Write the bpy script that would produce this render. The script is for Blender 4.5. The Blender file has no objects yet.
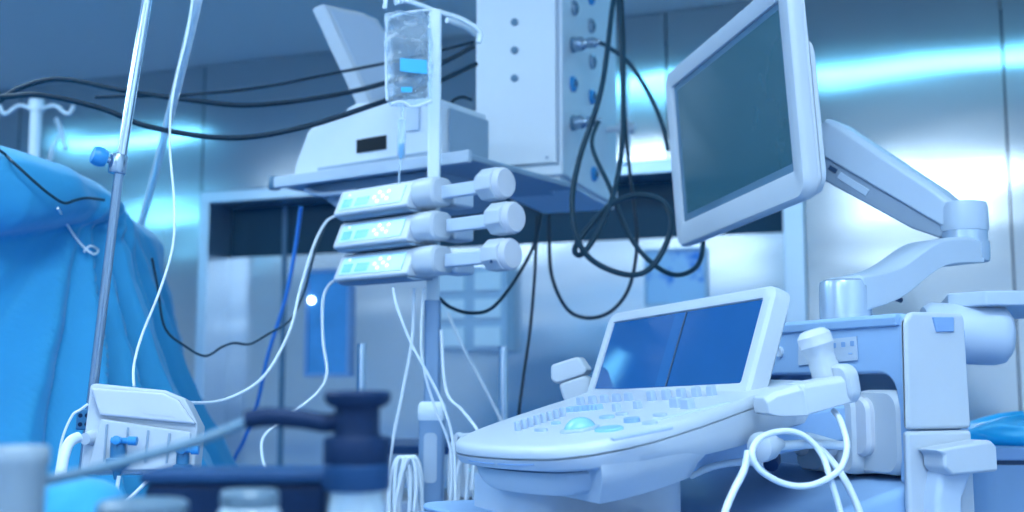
import bpy, bmesh, math, random
from mathutils import Vector, Matrix, noise
R = math.radians
PI = math.pi
rnd = random.Random(7)
sc = bpy.context.scene
COL = sc.collection

# ------------------------------------------------------------------ camera geometry
FPX = 1138.0
TH = R(6.5)
CAM = Vector((0, 0, 1.1))

def ray(u, v):
    a = (u - 512) / FPX
    b = (256 - v) / FPX
    return Vector((a, math.cos(TH) - b * math.sin(TH), math.sin(TH) + b * math.cos(TH)))

def P(u, v, Y):
    d = ray(u, v)
    return CAM + d * (Y / d.y)

def PZ(u, v, z):
    d = ray(u, v)
    return CAM + d * ((z - CAM.z) / d.z)

def PP(u, v, p0, n):
    d = ray(u, v)
    return CAM + d * ((Vector(p0) - CAM).dot(n) / d.dot(n))

# ------------------------------------------------------------------ materials
M = {}
def pm(name, col, rough=0.4, metal=0.0, var=0.05, scale=25.0, bump=0.0, bscale=200.0, spec=0.5,
       emit=None, estr=0.0, coat=0.0, sheen=0.0, aniso=0.0, sub=0.0):
    m = bpy.data.materials.new(name)
    m.use_nodes = True
    nt = m.node_tree
    b = nt.nodes['Principled BSDF']
    tc = nt.nodes.new('ShaderNodeTexCoord')
    nz = nt.nodes.new('ShaderNodeTexNoise')
    nz.inputs['Scale'].default_value = scale
    nz.inputs['Detail'].default_value = 4
    nt.links.new(tc.outputs['Object'], nz.inputs['Vector'])
    mx = nt.nodes.new('ShaderNodeMix')
    mx.data_type = 'RGBA'
    c = Vector(col)
    mx.inputs[6].default_value = (*(c * (1 - var)), 1)
    mx.inputs[7].default_value = (*[min(1, x * (1 + var)) for x in c], 1)
    nt.links.new(nz.outputs['Fac'], mx.inputs[0])
    nt.links.new(mx.outputs[2], b.inputs['Base Color'])
    b.inputs['Roughness'].default_value = rough
    b.inputs['Metallic'].default_value = metal
    b.inputs['Specular IOR Level'].default_value = spec
    if coat: b.inputs['Coat Weight'].default_value = coat
    if sheen: b.inputs['Sheen Weight'].default_value = sheen
    if sub:
        b.inputs['Subsurface Weight'].default_value = sub
    if emit:
        b.inputs['Emission Color'].default_value = (*emit, 1)
        b.inputs['Emission Strength'].default_value = estr
    if bump:
        n2 = nt.nodes.new('ShaderNodeTexNoise')
        n2.inputs['Scale'].default_value = bscale
        nt.links.new(tc.outputs['Object'], n2.inputs['Vector'])
        bp = nt.nodes.new('ShaderNodeBump')
        bp.inputs['Strength'].default_value = bump
        bp.inputs['Distance'].default_value = 0.002
        nt.links.new(n2.outputs['Fac'], bp.inputs['Height'])
        nt.links.new(bp.outputs['Normal'], b.inputs['Normal'])
    M[name] = m
    return m

def clear(name, col, trans=0.7, rough=0.08, bump=0.0, bscale=40):
    """thin clear plastic: part see-through, part glossy skin"""
    m = bpy.data.materials.new(name)
    m.use_nodes = True
    nt = m.node_tree
    out = nt.nodes['Material Output']
    b = nt.nodes['Principled BSDF']
    b.inputs['Base Color'].default_value = (*col, 1)
    b.inputs['Roughness'].default_value = rough
    b.inputs['Specular IOR Level'].default_value = 0.9
    tr = nt.nodes.new('ShaderNodeBsdfTransparent')
    tr.inputs['Color'].default_value = (0.88, 0.95, 1, 1)
    lw = nt.nodes.new('ShaderNodeLayerWeight')
    lw.inputs['Blend'].default_value = 0.35
    mr = nt.nodes.new('ShaderNodeMapRange')
    mr.inputs[3].default_value = 1 - trans
    mr.inputs[4].default_value = min(1, 1 - trans + 0.6)
    nt.links.new(lw.outputs['Facing'], mr.inputs[0])
    mx = nt.nodes.new('ShaderNodeMixShader')
    nt.links.new(mr.outputs[0], mx.inputs[0])
    nt.links.new(tr.outputs[0], mx.inputs[1])
    nt.links.new(b.outputs[0], mx.inputs[2])
    nt.links.new(mx.outputs[0], out.inputs[0])
    if bump:
        tc = nt.nodes.new('ShaderNodeTexCoord')
        n2 = nt.nodes.new('ShaderNodeTexNoise')
        n2.inputs['Scale'].default_value = bscale
        nt.links.new(tc.outputs['Object'], n2.inputs['Vector'])
        bp = nt.nodes.new('ShaderNodeBump')
        bp.inputs['Strength'].default_value = bump
        bp.inputs['Distance'].default_value = 0.01
        nt.links.new(n2.outputs['Fac'], bp.inputs['Height'])
        nt.links.new(bp.outputs['Normal'], b.inputs['Normal'])
        nt.links.new(bp.outputs['Normal'], lw.inputs['Normal'])
    M[name] = m
    return m

def steel_mat(name, col, rough, streak=0.1, wave=0.25):
    """brushed stainless sheet: fine horizontal grain and slow waviness"""
    m = bpy.data.materials.new(name)
    m.use_nodes = True
    nt = m.node_tree
    b = nt.nodes['Principled BSDF']
    b.inputs['Metallic'].default_value = 1
    tc = nt.nodes.new('ShaderNodeTexCoord')
    mp = nt.nodes.new('ShaderNodeMapping')
    mp.inputs['Scale'].default_value = (1.2, 1.2, 160)
    nt.links.new(tc.outputs['Object'], mp.inputs['Vector'])
    nz = nt.nodes.new('ShaderNodeTexNoise')
    nz.inputs['Scale'].default_value = 2.0
    nz.inputs['Detail'].default_value = 5
    nt.links.new(mp.outputs[0], nz.inputs['Vector'])
    mr = nt.nodes.new('ShaderNodeMapRange')
    mr.inputs[3].default_value = rough - streak * .5
    mr.inputs[4].default_value = rough + streak * .5
    nt.links.new(nz.outputs['Fac'], mr.inputs[0])
    nt.links.new(mr.outputs[0], b.inputs['Roughness'])
    mx = nt.nodes.new('ShaderNodeMix')
    mx.data_type = 'RGBA'
    c = Vector(col)
    mx.inputs[6].default_value = (*(c * .93), 1)
    mx.inputs[7].default_value = (*[min(1, x * 1.05) for x in c], 1)
    nt.links.new(nz.outputs['Fac'], mx.inputs[0])
    nt.links.new(mx.outputs[2], b.inputs['Base Color'])
    if wave:
        mp2 = nt.nodes.new('ShaderNodeMapping')
        mp2.inputs['Scale'].default_value = (.8, .8, 2.2)
        nt.links.new(tc.outputs['Object'], mp2.inputs['Vector'])
        n2 = nt.nodes.new('ShaderNodeTexNoise')
        n2.inputs['Scale'].default_value = 1.6
        n2.inputs['Detail'].default_value = 1
        nt.links.new(mp2.outputs[0], n2.inputs['Vector'])
        bp = nt.nodes.new('ShaderNodeBump')
        bp.inputs['Strength'].default_value = wave
        bp.inputs['Distance'].default_value = 0.05
        nt.links.new(n2.outputs['Fac'], bp.inputs['Height'])
        nt.links.new(bp.outputs['Normal'], b.inputs['Normal'])
    M[name] = m
    return m

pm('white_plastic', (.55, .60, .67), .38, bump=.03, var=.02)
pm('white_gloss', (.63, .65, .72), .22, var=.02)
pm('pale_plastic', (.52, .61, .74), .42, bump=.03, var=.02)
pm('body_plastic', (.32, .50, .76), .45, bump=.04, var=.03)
pm('mid_blue', (.24, .40, .68), .45, var=.03)
pm('arm_grey', (.27, .34, .44), .4, var=.03)
pm('arm_light', (.48, .57, .69), .35, var=.03)
pm('arm_silver', (.55, .66, .80), .25, metal=.55, var=.03)
pm('key_plastic', (.40, .50, .68), .4, var=.03)
pm('deck_cyan', (.26, .56, .68), .25, var=.03)
pm('dark_line', (.02, .06, .14), .5)
pm('bezel_dark', (.10, .20, .30), .35)
pm('screen_teal', (.015, .05, .08), .2, spec=.6, var=.25, scale=6, emit=(.02, .10, .16), estr=.4)  # faint emission stands in for surroundings reflected in the monitor glass
pm('touch_blue', (.01, .06, .19), .12, spec=.5, var=.2, scale=8, emit=(.005, .07, .25), estr=.5)  # display is off; its glow is put in to brighten the blue
pm('touch_strip', (.01, .06, .19), .2, spec=.5, emit=(.01, .11, .36), estr=.5)  # same put-in glow as the touch glass
pm('rubber', (.008, .028, .05), .5, var=.2, spec=.3)
pm('rubber_blue', (.012, .045, .075), .5, var=.2, spec=.3)
pm('navy', (.004, .022, .075), .5, var=.2, spec=.2)
pm('navy_light', (.010, .055, .16), .5, var=.15, spec=.25)
pm('cable_blue', (.06, .28, .80), .35)
pm('tube_white', (.80, .86, .92), .3, var=.02)
pm('valve_blue', (.03, .17, .34), .3, var=.1)
pm('knob_blue', (.04, .30, .66), .3, var=.1)
pm('shelf_grey', (.30, .40, .52), .4, var=.05)
pm('device_white', (.66, .72, .80), .42, var=.02)
pm('display_black', (.003, .010, .018), .45, spec=.15)
pm('panel_cyan', (.42, .68, .82), .3, var=.03, emit=(.20, .60, .95), estr=.14)
pm('display_cyan', (.10, .40, .70), .25, emit=(.08, .42, .90), estr=.35)
pm('button_white', (.85, .95, 1), .3, emit=(.8, .95, 1), estr=.55)
pm('label_cyan', (.02, .50, .86), .4, var=.05)
pm('drape_blue', (.026, .33, .61), .75, var=.10, scale=5, bump=.35, bscale=60, sheen=.25)
pm('bag_blue', (.01, .50, .98), .3, var=.1)
pm('chrome', (.70, .80, .90), .16, metal=1, var=.03)
pm('steel_tube', (.38, .48, .58), .25, metal=.85, var=.05)
pm('pole_paint', (.80, .88, .94), .3, var=.02)
pm('pole_grey', (.25, .38, .56), .35, metal=.4, var=.04)
pm('ceiling_paint', (.88, .84, .76), .8, var=.02)
pm('wall_paint', (.86, .88, .90), .7, var=.03)
pm('floor_vinyl', (.055, .205, .48), .35, var=.08, scale=3)
pm('dark_teal', (.012, .060, .10), .35, spec=.2, var=.2, scale=3)
pm('window_blue', (.08, .28, .58), .12, var=.45, scale=5, emit=(.02, .18, .50), estr=.25)
pm('cabinet_pale', (.46, .58, .72), .4, var=.03)
pm('cabinet_door', (.84, .90, .96), .5, var=.03)
pm('bin_blue', (.34, .52, .74), .4, var=.04)
pm('led', (.1, .9, .9), .3, emit=(.1, .9, 1), estr=1.5)
pm('light_panel', (.9, .95, 1), .5, emit=(.62, .84, 1.0), estr=15)
pm('light_cyan', (.9, .95, 1), .5, emit=(.18, .66, 1.0), estr=8)
pm('lamp_glow', (.9, .95, 1), .5, emit=(.75, .92, 1.0), estr=6)
pm('foreground_dim', (.13, .20, .27), .3)  # pale caps, colour darkened to stand in for dim foreground light
pm('cup_dim', (.30, .37, .44), .4)  # white cup, weak light up front put into its colour
pm('light_frame', (.6, .7, .8), .4)
steel_mat('steel_wall', (.66, .67, .68), .15, .05, .10)
steel_mat('steel_door', (.80, .82, .85), .2, .06, .2)
steel_mat('steel_trim', (.72, .81, .90), .35, wave=0)
clear('clear_bag', (.88, .95, 1), .86, .04, bump=1.0, bscale=45)
clear('clear_tube', (.82, .92, 1), .72, .1)
clear('clear_hose_skin', (.9, .96, 1), .45, .12)
clear('clear_glass', (.75, .9, 1), .6, .05, bump=.5, bscale=60)

# picture on the wall: blotchy sea-blue print
def poster_mat():
    m = pm('poster_print', (.45, .68, .9), .3)
    nt = m.node_tree
    b = nt.nodes['Principled BSDF']
    nz = nt.nodes['Noise Texture']
    nz.inputs['Scale'].default_value = 11
    cr = nt.nodes.new('ShaderNodeValToRGB')
    cr.color_ramp.elements[0].color = (.03, .25, .75, 1)
    cr.color_ramp.elements[0].position = .34
    cr.color_ramp.elements[1].color = (.45, .66, .90, 1)
    cr.color_ramp.elements[1].position = .47
    nt.links.new(nz.outputs['Fac'], cr.inputs[0])
    nt.links.new(cr.outputs[0], b.inputs['Base Color'])
poster_mat()

# ------------------------------------------------------------------ mesh kit
class MB:
    def __init__(s):
        s.v = []
        s.f = []
    def add(s, vs, fs):
        b = len(s.v)
        s.v += [Vector(x) for x in vs]
        s.f += [tuple(b + i for i in q) for q in fs]
        return s
    def loft(s, rings, cap0=True, cap1=True, closed=True):
        n = len(rings[0])
        vs = [p for r in rings for p in r]
        fs = []
        for i in range(len(rings) - 1):
            for j in range(n if closed else n - 1):
                k = (j + 1) % n
                fs.append((i * n + j, i * n + k, (i + 1) * n + k, (i + 1) * n + j))
        if cap0: fs.append(tuple(range(n))[::-1])
        if cap1: fs.append(tuple((len(rings) - 1) * n + j for j in range(n)))
        return s.add(vs, fs)
    def prism(s, poly, vec):
        vec = Vector(vec)
        return s.loft([[Vector(p) for p in poly], [Vector(p) + vec for p in poly]])
    def box(s, c, size, ax=None):
        c = Vector(c)
        ax = ax or (Vector((1, 0, 0)), Vector((0, 1, 0)), Vector((0, 0, 1)))
        x, y, z = (ax[i] * size[i] / 2 for i in range(3))
        return s.loft([[c - z - x - y, c - z + x - y, c - z + x + y, c - z - x + y],
                       [c + z - x - y, c + z + x - y, c + z + x + y, c + z - x + y]])
    def lathe(s, o, axis, prof, seg=28, squash=None):
        o = Vector(o)
        a = Vector(axis).normalized()
        e1 = a.orthogonal().normalized()
        e2 = a.cross(e1)
        rings = []
        for r, h in prof:
            rings.append([o + a * h + (e1 * math.cos(2 * PI * k / seg) + e2 * math.sin(2 * PI * k / seg)) * max(r, 1e-5) for k in range(seg)])
        return s.loft(rings)
    def tube(s, pts, r, seg=10, res=6, smooth=True):
        pts = [Vector(p) for p in pts]
        if smooth and len(pts) > 2:
            pts = spline(pts, res)
        n = len(pts)
        rings = []
        t = (pts[1] - pts[0]).normalized()
        e = t.orthogonal().normalized()
        for i, p in enumerate(pts):
            t = (pts[min(i + 1, n - 1)] - pts[max(i - 1, 0)]).normalized()
            e = (e - t * e.dot(t)).normalized()
            g = t.cross(e)
            rr = r if not isinstance(r, (list, tuple)) else r[0] + (r[1] - r[0]) * i / (n - 1)
            rings.append([p + (e * math.cos(2 * PI * k / seg) + g * math.sin(2 * PI * k / seg)) * rr for k in range(seg)])
        return s.loft(rings)

def spline(pts, res=6, closed=False):
    out = []
    n = len(pts)
    rng = n if closed else n - 1
    for i in range(rng):
        if closed:
            p0, p1, p2, p3 = pts[(i - 1) % n], pts[i], pts[(i + 1) % n], pts[(i + 2) % n]
        else:
            p0, p1, p2, p3 = pts[max(i - 1, 0)], pts[i], pts[i + 1], pts[min(i + 2, n - 1)]
        for k in range(res):
            t = k / res
            out.append(p1 * .5 * 2 * 1 if False else
                       (p1 * 2 + (p2 - p0) * t + (p0 * 2 - p1 * 5 + p2 * 4 - p3) * t * t + (p1 * 3 - p0 - p2 * 3 + p3) * t ** 3) * .5)
    if not closed: out.append(pts[-1])
    return out

def rrect(w, h, r, n=5):
    """2-D rounded rectangle, centred"""
    out = []
    for cx, cy, a0 in ((w / 2 - r, h / 2 - r, 0), (-w / 2 + r, h / 2 - r, 90), (-w / 2 + r, -h / 2 + r, 180), (w / 2 - r, -h / 2 + r, 270)):
        for k in range(n + 1):
            a = R(a0 + 90 * k / n)
            out.append((cx + r * math.cos(a), cy + r * math.sin(a)))
    return out

def on(o, ex, ey, pts2, ez=None, h=0):
    o = Vector(o) + (ez * h if ez else Vector())
    return [o + ex * p[0] + ey * p[1] for p in pts2]

W = {}   # world matrix of each object
def obj(name, mb, mat, parent=None, bevel=0.0, seg=2, sharp=38, sub=0, mat2=None):
    me = bpy.data.meshes.new(name)
    if parent is not None:
        mw = W[parent.name]
        loc = None
    else:
        lo = [min(v[i] for v in mb.v) for i in range(3)]
        hi = [max(v[i] for v in mb.v) for i in range(3)]
        loc = Vector(((lo[0] + hi[0]) / 2, (lo[1] + hi[1]) / 2, lo[2]))
        mw = Matrix.Translation(loc)
    inv = mw.inverted()
    me.from_pydata([inv @ v for v in mb.v], [], mb.f)
    bm = bmesh.new()
    bm.from_mesh(me)
    bmesh.ops.recalc_face_normals(bm, faces=bm.faces)
    bm.to_mesh(me)
    bm.free()
    me.materials.append(M[mat])
    me.shade_smooth()
    me.set_sharp_from_angle(angle=R(sharp))
    o = bpy.data.objects.new(name, me)
    COL.objects.link(o)
    if parent is not None: o.parent = parent
    else: o.location = loc
    W[o.name] = mw.copy()
    if bevel:
        b = o.modifiers.new('bevel', 'BEVEL')
        b.width = bevel
        b.segments = seg
        b.limit_method = 'ANGLE'
        b.angle_limit = R(40)
        b.harden_normals = True
    if sub:
        q = o.modifiers.new('subdivision', 'SUBSURF')
        q.levels = q.render_levels = sub
    return o

def tag(o, label, cat, group=None):
    o['label'] = label
    o['category'] = cat
    if group: o['group'] = group
    return o

def thing(name, label, cat, loc=(0, 0, 0), rotz=0.0, group=None):
    o = bpy.data.objects.new(name, None)
    COL.objects.link(o)
    o.location = loc
    o.rotation_euler = (0, 0, rotz)
    o.empty_display_size = .1
    W[o.name] = Matrix.Translation(Vector(loc)) @ Matrix.Rotation(rotz, 4, 'Z')
    return tag(o, label, cat, group)

def struct(name, mb, mat, parent=None, **k):
    o = obj(name, mb, mat, parent, **k)
    if parent is None: o['kind'] = 'structure'
    return o

def dup(root, delta, label, rot=0.0):
    r = root.copy()
    COL.objects.link(r)
    r.location = root.location + Vector(delta)
    r.rotation_euler.z += rot
    r['label'] = label
    for ch in list(root.children):
        c = ch.copy()
        COL.objects.link(c)
        c.parent = r
        for g in list(ch.children):
            d = g.copy()
            COL.objects.link(d)
            d.parent = c
    return r

UP = Vector((0, 0, 1))
def cable(name, pts, r, mat, label, cat='cable', group=None, res=7, seg=10):
    o = obj(name, MB().tube(pts, r, seg=seg, res=res), mat)
    return tag(o, label, cat, group)

def px(path, Y0, Y1=None, Ys=None):
    n = len(path)
    if Y1 is None: Y1 = Y0
    return [P(u, v, Ys[i] if Ys else Y0 + (Y1 - Y0) * i / max(1, n - 1)) for i, (u, v) in enumerate(path)]

# ------------------------------------------------------------------ room
RX = Vector((.9353, -.3539, 0))      # along the back wall, to the right
RN = Vector((-.3539, -.9353, 0))     # out of the back wall, into the room
RO = Vector((0, 5.3, 0))
def room(w, n, z): return RO + RX * w + RN * n + UP * z
RAX = (RX, RN, UP)
HT = 2.8
W0, W1, N1 = -7.0, 3.0, 8.2
DL, DR, DH = -1.69, 1.25, 2.05       # recess opening

def slab(c0, c1):
    """box between two room-coordinate corners"""
    a, b = Vector(c0), Vector(c1)
    c = (a + b) / 2
    return MB().box(room(*c), [abs(b[i] - a[i]) for i in range(3)], RAX)

struct('floor', slab((W0 - .1, -1, -.1), (W1 + .1, N1, 0)), 'floor_vinyl')
struct('ceiling', slab((W0 - .1, -1, HT), (W1 + .1, N1, HT + .1)), 'ceiling_paint')
struct('wall_left', slab((W0 - .1, -.1, 0), (W0, N1, HT)), 'wall_paint')
struct('wall_right', slab((W1, -.1, 0), (W1 + .1, N1, HT)), 'wall_paint')
struct('wall_front', slab((W0 - .1, N1, 0), (W1 + .1, N1 + .1, HT)), 'wall_paint')
# stainless back wall: separate sheets beside and above the recess, narrow gaps between them
g = .004
wb = MB()
for w0, w1 in ((W0, -3.0), (-3.0, DL - .06)):
    for z0, z1 in ((0, HT),):
        c = slab((w0 + g, -.05, z0 + g), (w1 - g, 0, z1 - g))
        wb.add(c.v, c.f)
for w0, w1 in ((DL - .06, -.45), (-.45, .75), (.75, DR + .09)):
    c = slab((w0 + g, -.05, DH + .06 + g), (w1 - g, 0, HT - g))
    wb.add(c.v, c.f)
for w0, w1 in ((DR + .09, 2.15), (2.15, W1)):
    c = slab((w0 + g, -.05, g), (w1 - g, 0, HT - g))
    wb.add(c.v, c.f)
struct('wall_back', wb, 'steel_wall')
struct('wall_core', slab((W0, -.62, 0), (W1, -.5, HT)), 'dark_line')
struct('trim_1', slab((DL - .06, -.3, DH), (DR + .09, .012, DH + .06)), 'steel_trim', bevel=.004)      # header
struct('trim_2', slab((DL - .06, -.3, 0), (DL, .012, DH)), 'steel_trim', bevel=.004)
struct('trim_3', slab((DR, -.3, 0), (DR + .09, .016, DH)), 'steel_trim', bevel=.006)
# doors in the recess
mid = -1.34
tr = struct('door_1', slab((DL, -.22, 0), (mid - .02, -.18, 1.78)), 'steel_door')
struct('door_2', slab((mid + .008, -.22, 0), (DR, -.18, 1.78)), 'steel_door')
struct('trim_4', slab((mid - .02, -.23, 0), (mid + .008, -.172, DH)), 'bezel_dark', bevel=.003)
struct('transom_band', slab((DL, -.22, 1.78), (DR, -.19, DH)), 'dark_teal')  # plain dark teal band above the door leaves
for side, w0, w1 in (('left', W0, DL - .06), ('right', DR + .09, W1)):
    struct('baseboard_' + side, slab((w0, 0, 0), (w1, .02, .1)), 'steel_trim')

def wallpt(u, v, n=0.0):
    return PP(u, v, room(0, n, 0), RN)
def wallcoord(u, v, n=0.0):
    q = wallpt(u, v, n) - RO
    return q.dot(RX), q.z
# blue window in the right door leaf
def framed(name_frame, name_pane, u0, v0, u1, v1, n, fr, paneM, frameM, parent=None):
    a = wallcoord(u0, v1, n)
    b = wallcoord(u1, v0, n)
    fm = MB()
    w0, w1, z0, z1 = a[0], b[0], a[1], b[1]
    for c0, c1 in (((w0, n - .02, z0), (w0 + fr, n + .015, z1)), ((w1 - fr, n - .02, z0), (w1, n + .015, z1)),
                   ((w0 + fr, n - .02, z0), (w1 - fr, n + .015, z0 + fr)), ((w0 + fr, n - .02, z1 - fr), (w1 - fr, n + .015, z1))):
        c = slab(c0, c1)
        fm.add(c.v, c.f)
    return fm, slab((w0 + fr, n - .015, z0 + fr), (w1 - fr, n + .005, z1 - fr)), (w0, w1, z0, z1)
fm, pn, ext = framed('', '', 305, 268, 352, 377, -.165, .018, '', '')
w2 = struct('window_2', fm, 'mid_blue')
obj('window_pane', pn, 'window_blue', w2)
spot = MB().lathe(room(ext[0] + .035, -.162, ext[3] - .16), RN, [(.018, 0), (.018, .012), (.008, .02), (0, .022)], 20)
tag(obj('indicator_lamp', spot, 'lamp_glow'), 'small round white lamp on the blue door window', 'lamp')
# wall picture
fm, pn, ext = framed('', '', 645, 247, 707, 306, -.165, .012, '', '')
pt = thing('wall_picture', 'blue and white blotchy picture panel hanging behind the upright monitor', 'picture', room(ext[0], -.165, ext[2]))
obj('picture_frame', fm, 'cabinet_pale', pt)
obj('print', pn, 'poster_print', pt)
# six-door wall cabinet
a = wallcoord(441, 352, -.165)
b = wallcoord(513, 268, -.165)
cb = thing('wall_cabinet', 'pale wall cabinet with a grid of six square doors behind the infusion stand', 'cabinet', room(a[0], -.165, a[1]))
obj('cabinet_body', slab((a[0], -.18, a[1]), (b[0], -.08, b[1])), 'cabinet_pale', cb, bevel=.004)
cw, ch = (b[0] - a[0]) / 2, (b[1] - a[1]) / 3
for i in range(2):
    for j in range(3):
        obj('cabinet_door', slab((a[0] + i * cw + .025, -.08, a[1] + j * ch + .02), (a[0] + (i + 1) * cw - .025, -.068, a[1] + (j + 1) * ch - .02)), 'cabinet_door', cb, bevel=.004)

# ceiling lights: a row parallel to the back wall, and unseen panels added to light the scene
def clight(w, n, lw, ln, label, mat='light_panel'):
    t = thing('ceiling_light', label, 'ceiling light', room(w, n, HT - .03), 0, 'recessed ceiling lights')
    fr = MB()
    for c0, c1 in (((w - lw / 2 - .04, n - ln / 2 - .04, HT - .03), (w + lw / 2 + .04, n - ln / 2, HT)), ((w - lw / 2 - .04, n + ln / 2, HT - .03), (w + lw / 2 + .04, n + ln / 2 + .04, HT)),
                   ((w - lw / 2 - .04, n - ln / 2, HT - .03), (w - lw / 2, n + ln / 2, HT)), ((w + lw / 2, n - ln / 2, HT - .03), (w + lw / 2 + .04, n + ln / 2, HT))):
        c = slab(c0, c1)
        fr.add(c.v, c.f)
    obj('light_frame', fr, 'light_frame', t)
    obj('diffuser', slab((w - lw / 2, n - ln / 2, HT - .015), (w + lw / 2, n + ln / 2, HT - .001)), mat, t)
def refl(u, v):
    p = wallpt(u, v)
    d = (p - CAM).normalized()
    d = d - RN * 2 * d.dot(RN)
    q = p + d * ((HT - p.z) / d.z) - RO
    return q.dot(RX), q.dot(RN)
LIGHTS = [(refl(130, 136), 1.2, .32, 'first'), (refl(645, 80), .9, .34, 'b'), (refl(950, 57), 1.45, .30, 'c'), (refl(172, 212), 1.0, .9, 'd')]
for (wn, lw, ln, lab) in LIGHTS:
    print('light', wn)
for (w, n), lw, ln, lab in LIGHTS:
    clight(w, n, lw, ln, {'first': 'recessed ceiling light panel mirrored in the steel wall above the blue drape', 'b': 'recessed ceiling light panel mirrored in the steel wall between tower and monitor', 'c': 'recessed ceiling light panel mirrored in the steel wall above the monitor arm', 'd': 'recessed ceiling light panel mirrored low in the steel wall beside the door frame'}[lab], 'light_cyan')
for w, n in ((-2.9, 3.7), (-.6, 3.6), (1.9, 4.7), (-2.6, 5.6), (1.7, 6.2), (-.2, 7.3)):  # extra panels added for overhead and fill light
    clight(w, n, 1.2, .6, 'unseen recessed ceiling light panel added to light the room')

# ------------------------------------------------------------------ ultrasound machine
ANG = R(24)
S = Vector((-math.sin(ANG), math.cos(ANG), 0))        # across the machine, away from the viewer
F = Vector((-math.cos(ANG), -math.sin(ANG), 0))       # towards its user
O0 = P(748, 389, 1.45)
DROP = R(10)
FD = F * math.cos(DROP) - UP * math.sin(DROP)
DN = FD.cross(S)
if DN.z < 0: DN = -DN
def deck(f, s, h=0.0): return O0 + FD * f + S * s + DN * h
def deckpx(u, v, h=0.0): return PP(u, v, O0 + DN * h, DN)
US = thing('ultrasound_machine', 'large white ultrasound machine with tilted control console and jointed monitor arm', 'ultrasound machine', (O0.x, O0.y, 0))
def m2(f, s, z): # machine coordinates (horizontal)
    return Vector((O0.x, O0.y, 0)) + F * f + S * s + UP * z
MAX = (F, S, UP)

# console
def dfs(u, v, h):
    q = deckpx(u, v, h) - O0
    return Vector((q.dot(FD), q.dot(S)))
near_edge = [dfs(u, v, -.010) for u, v in ((455, 449), (466, 452.5), (490, 455), (520, 456.5), (550, 456.5), (580, 453.5), (610, 448.5), (650, 439.5), (700, 424), (750, 406), (790, 392))]
far_edge = [dfs(u, v, 0) for u, v in ((575, 396), (540, 407), (505, 418.5), (476, 429), (460, 436))]
print('near', near_edge, 'far', far_edge)
out2 = near_edge + [Vector(p) for p in ((-.07, -.02), (-.08, .15), (-.08, .40), (-.04, .44))] + [far_edge[0] + Vector((-.035, .03))] + far_edge
outl = spline([Vector((p.x, p.y, 0)) for p in out2], 6, closed=True)
cen = Vector((.12, .08, 0))
def hk_(f): return .50 + .50 * min(1, max(0, (.36 - f) / .20)) + .45 * min(1, max(0, (.22 - f) / .15))
def ring(s, h, pts=outl): return [deck(*(cen + (p - cen) * s).xy, -h if h < .0151 else -(.0150 + (h - .0150) * hk_(p.x))) for p in pts]
cm = MB().loft([ring(.95, 0), ring(.978, .0005), ring(.992, .003), ring(1, .008), ring(1, .0125), ring(.980, .0132), ring(.980, .0146), ring(.999, .0150), ring(.995, .025), ring(.984, .035), ring(.955, .041), ring(.89, .043)])
console = obj('console', cm, 'white_plastic', US)
# belly and neck under the console: the console's own plan outline, held between two widths
bpl = [p for p in outl if p.x < .305]
def bring(s, h, fa=.165, fb=.305):
    r = []
    for p in bpl:
        f_ = min(fb, max(fa, p.x))
        r.append(deck(.235 + (f_ - .235) * (.5 + .5 * s), .05 + (p.y - .05) * s, -h))
    return r
obj('belly', MB().loft([bring(.985, .022, .10), bring(.98, .036, .13), bring(.95, .048, .15), bring(.90, .059, .16), bring(.86, .069, .165)]), 'white_plastic', US, sharp=50)
def spf(u, v, sv):
    p = PP(u, v, m2(0, sv, 0), S)
    q = p - m2(0, 0, 0)
    return q.dot(F), p.z
drl = [cen + (p - cen) * .9 for p in outl]
drl = [p for p in drl if p.x > .265]
def dring(s, h):
    c = Vector((.30, .0, 0))
    return [deck(*(c + (p - c) * s).xy, -h) for p in drl]
obj('drawer_gap', MB().loft([dring(.97, .022), dring(.97, .040)]), 'dark_line', US)
obj('keyboard_drawer', MB().loft([dring(.99, .034), dring(1.01, .036), dring(1.0, .044), dring(.93, .054), dring(.84, .060)]), 'white_plastic', US)
# two vents on the lip
from mathutils.bvhtree import BVHTree
_cb = BVHTree.FromPolygons([W[console.name] @ v.co for v in console.data.vertices], [tuple(p.vertices) for p in console.data.polygons])
def on_console(u, v):
    d = ray(u, v).normalized()
    h = _cb.ray_cast(CAM, d)
    return CAM + d * ((h[3] if h[0] is not None else 1.2) - .0002)
for path in (((469, 460.5), (477, 461.8), (485, 462.8), (494, 463.6)), ((498, 464), (512, 464.6), (524, 464.8), (534, 464.6))):
    obj('lip_vent', MB().tube([on_console(*p) for p in path], .0008, seg=6), 'mid_blue', console)
# trackball and keys
def key(u, v, wf, ws, h, mat='key_plastic', name='key', bev=.0018):
    c = deckpx(u, v)
    mb = MB()
    b0 = [c + FD * x + S * y - DN * .001 for x, y in ((-wf / 2, -ws / 2), (wf / 2, -ws / 2), (wf / 2, ws / 2), (-wf / 2, ws / 2))]
    t0 = [c + FD * x * .86 + S * y * .86 + DN * h for x, y in ((-wf / 2, -ws / 2), (wf / 2, -ws / 2), (wf / 2, ws / 2), (-wf / 2, ws / 2))]
    mb.loft([b0, t0])
    return obj(name, mb, mat, console, bevel=bev)
for i in range(8):
    t = i / 7
    key(518 + 45 * t, 430.5 - 14 * t, .0065, .0085, .012, name='slider_key')
for i in range(5):
    key(581 + 12 * i, 404.5 - 1.0 * i, .008, .016, .011)
for i in range(5):
    key(652 + 15 * i, 400.5 - 1.3 * i, .009, .014, .013)
for u, v in ((617, 411), (638, 408.5)):
    key(u, v, .009, .012, .010)
key(677, 407, .011, .020, .012)
key(688, 408.5, .011, .020, .012)
for i in range(8):
    key(570 + 4.2 * i, 411.8 - .35 * i, .010, .0066, .007, 'body_plastic', 'rib_key', .001)
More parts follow.
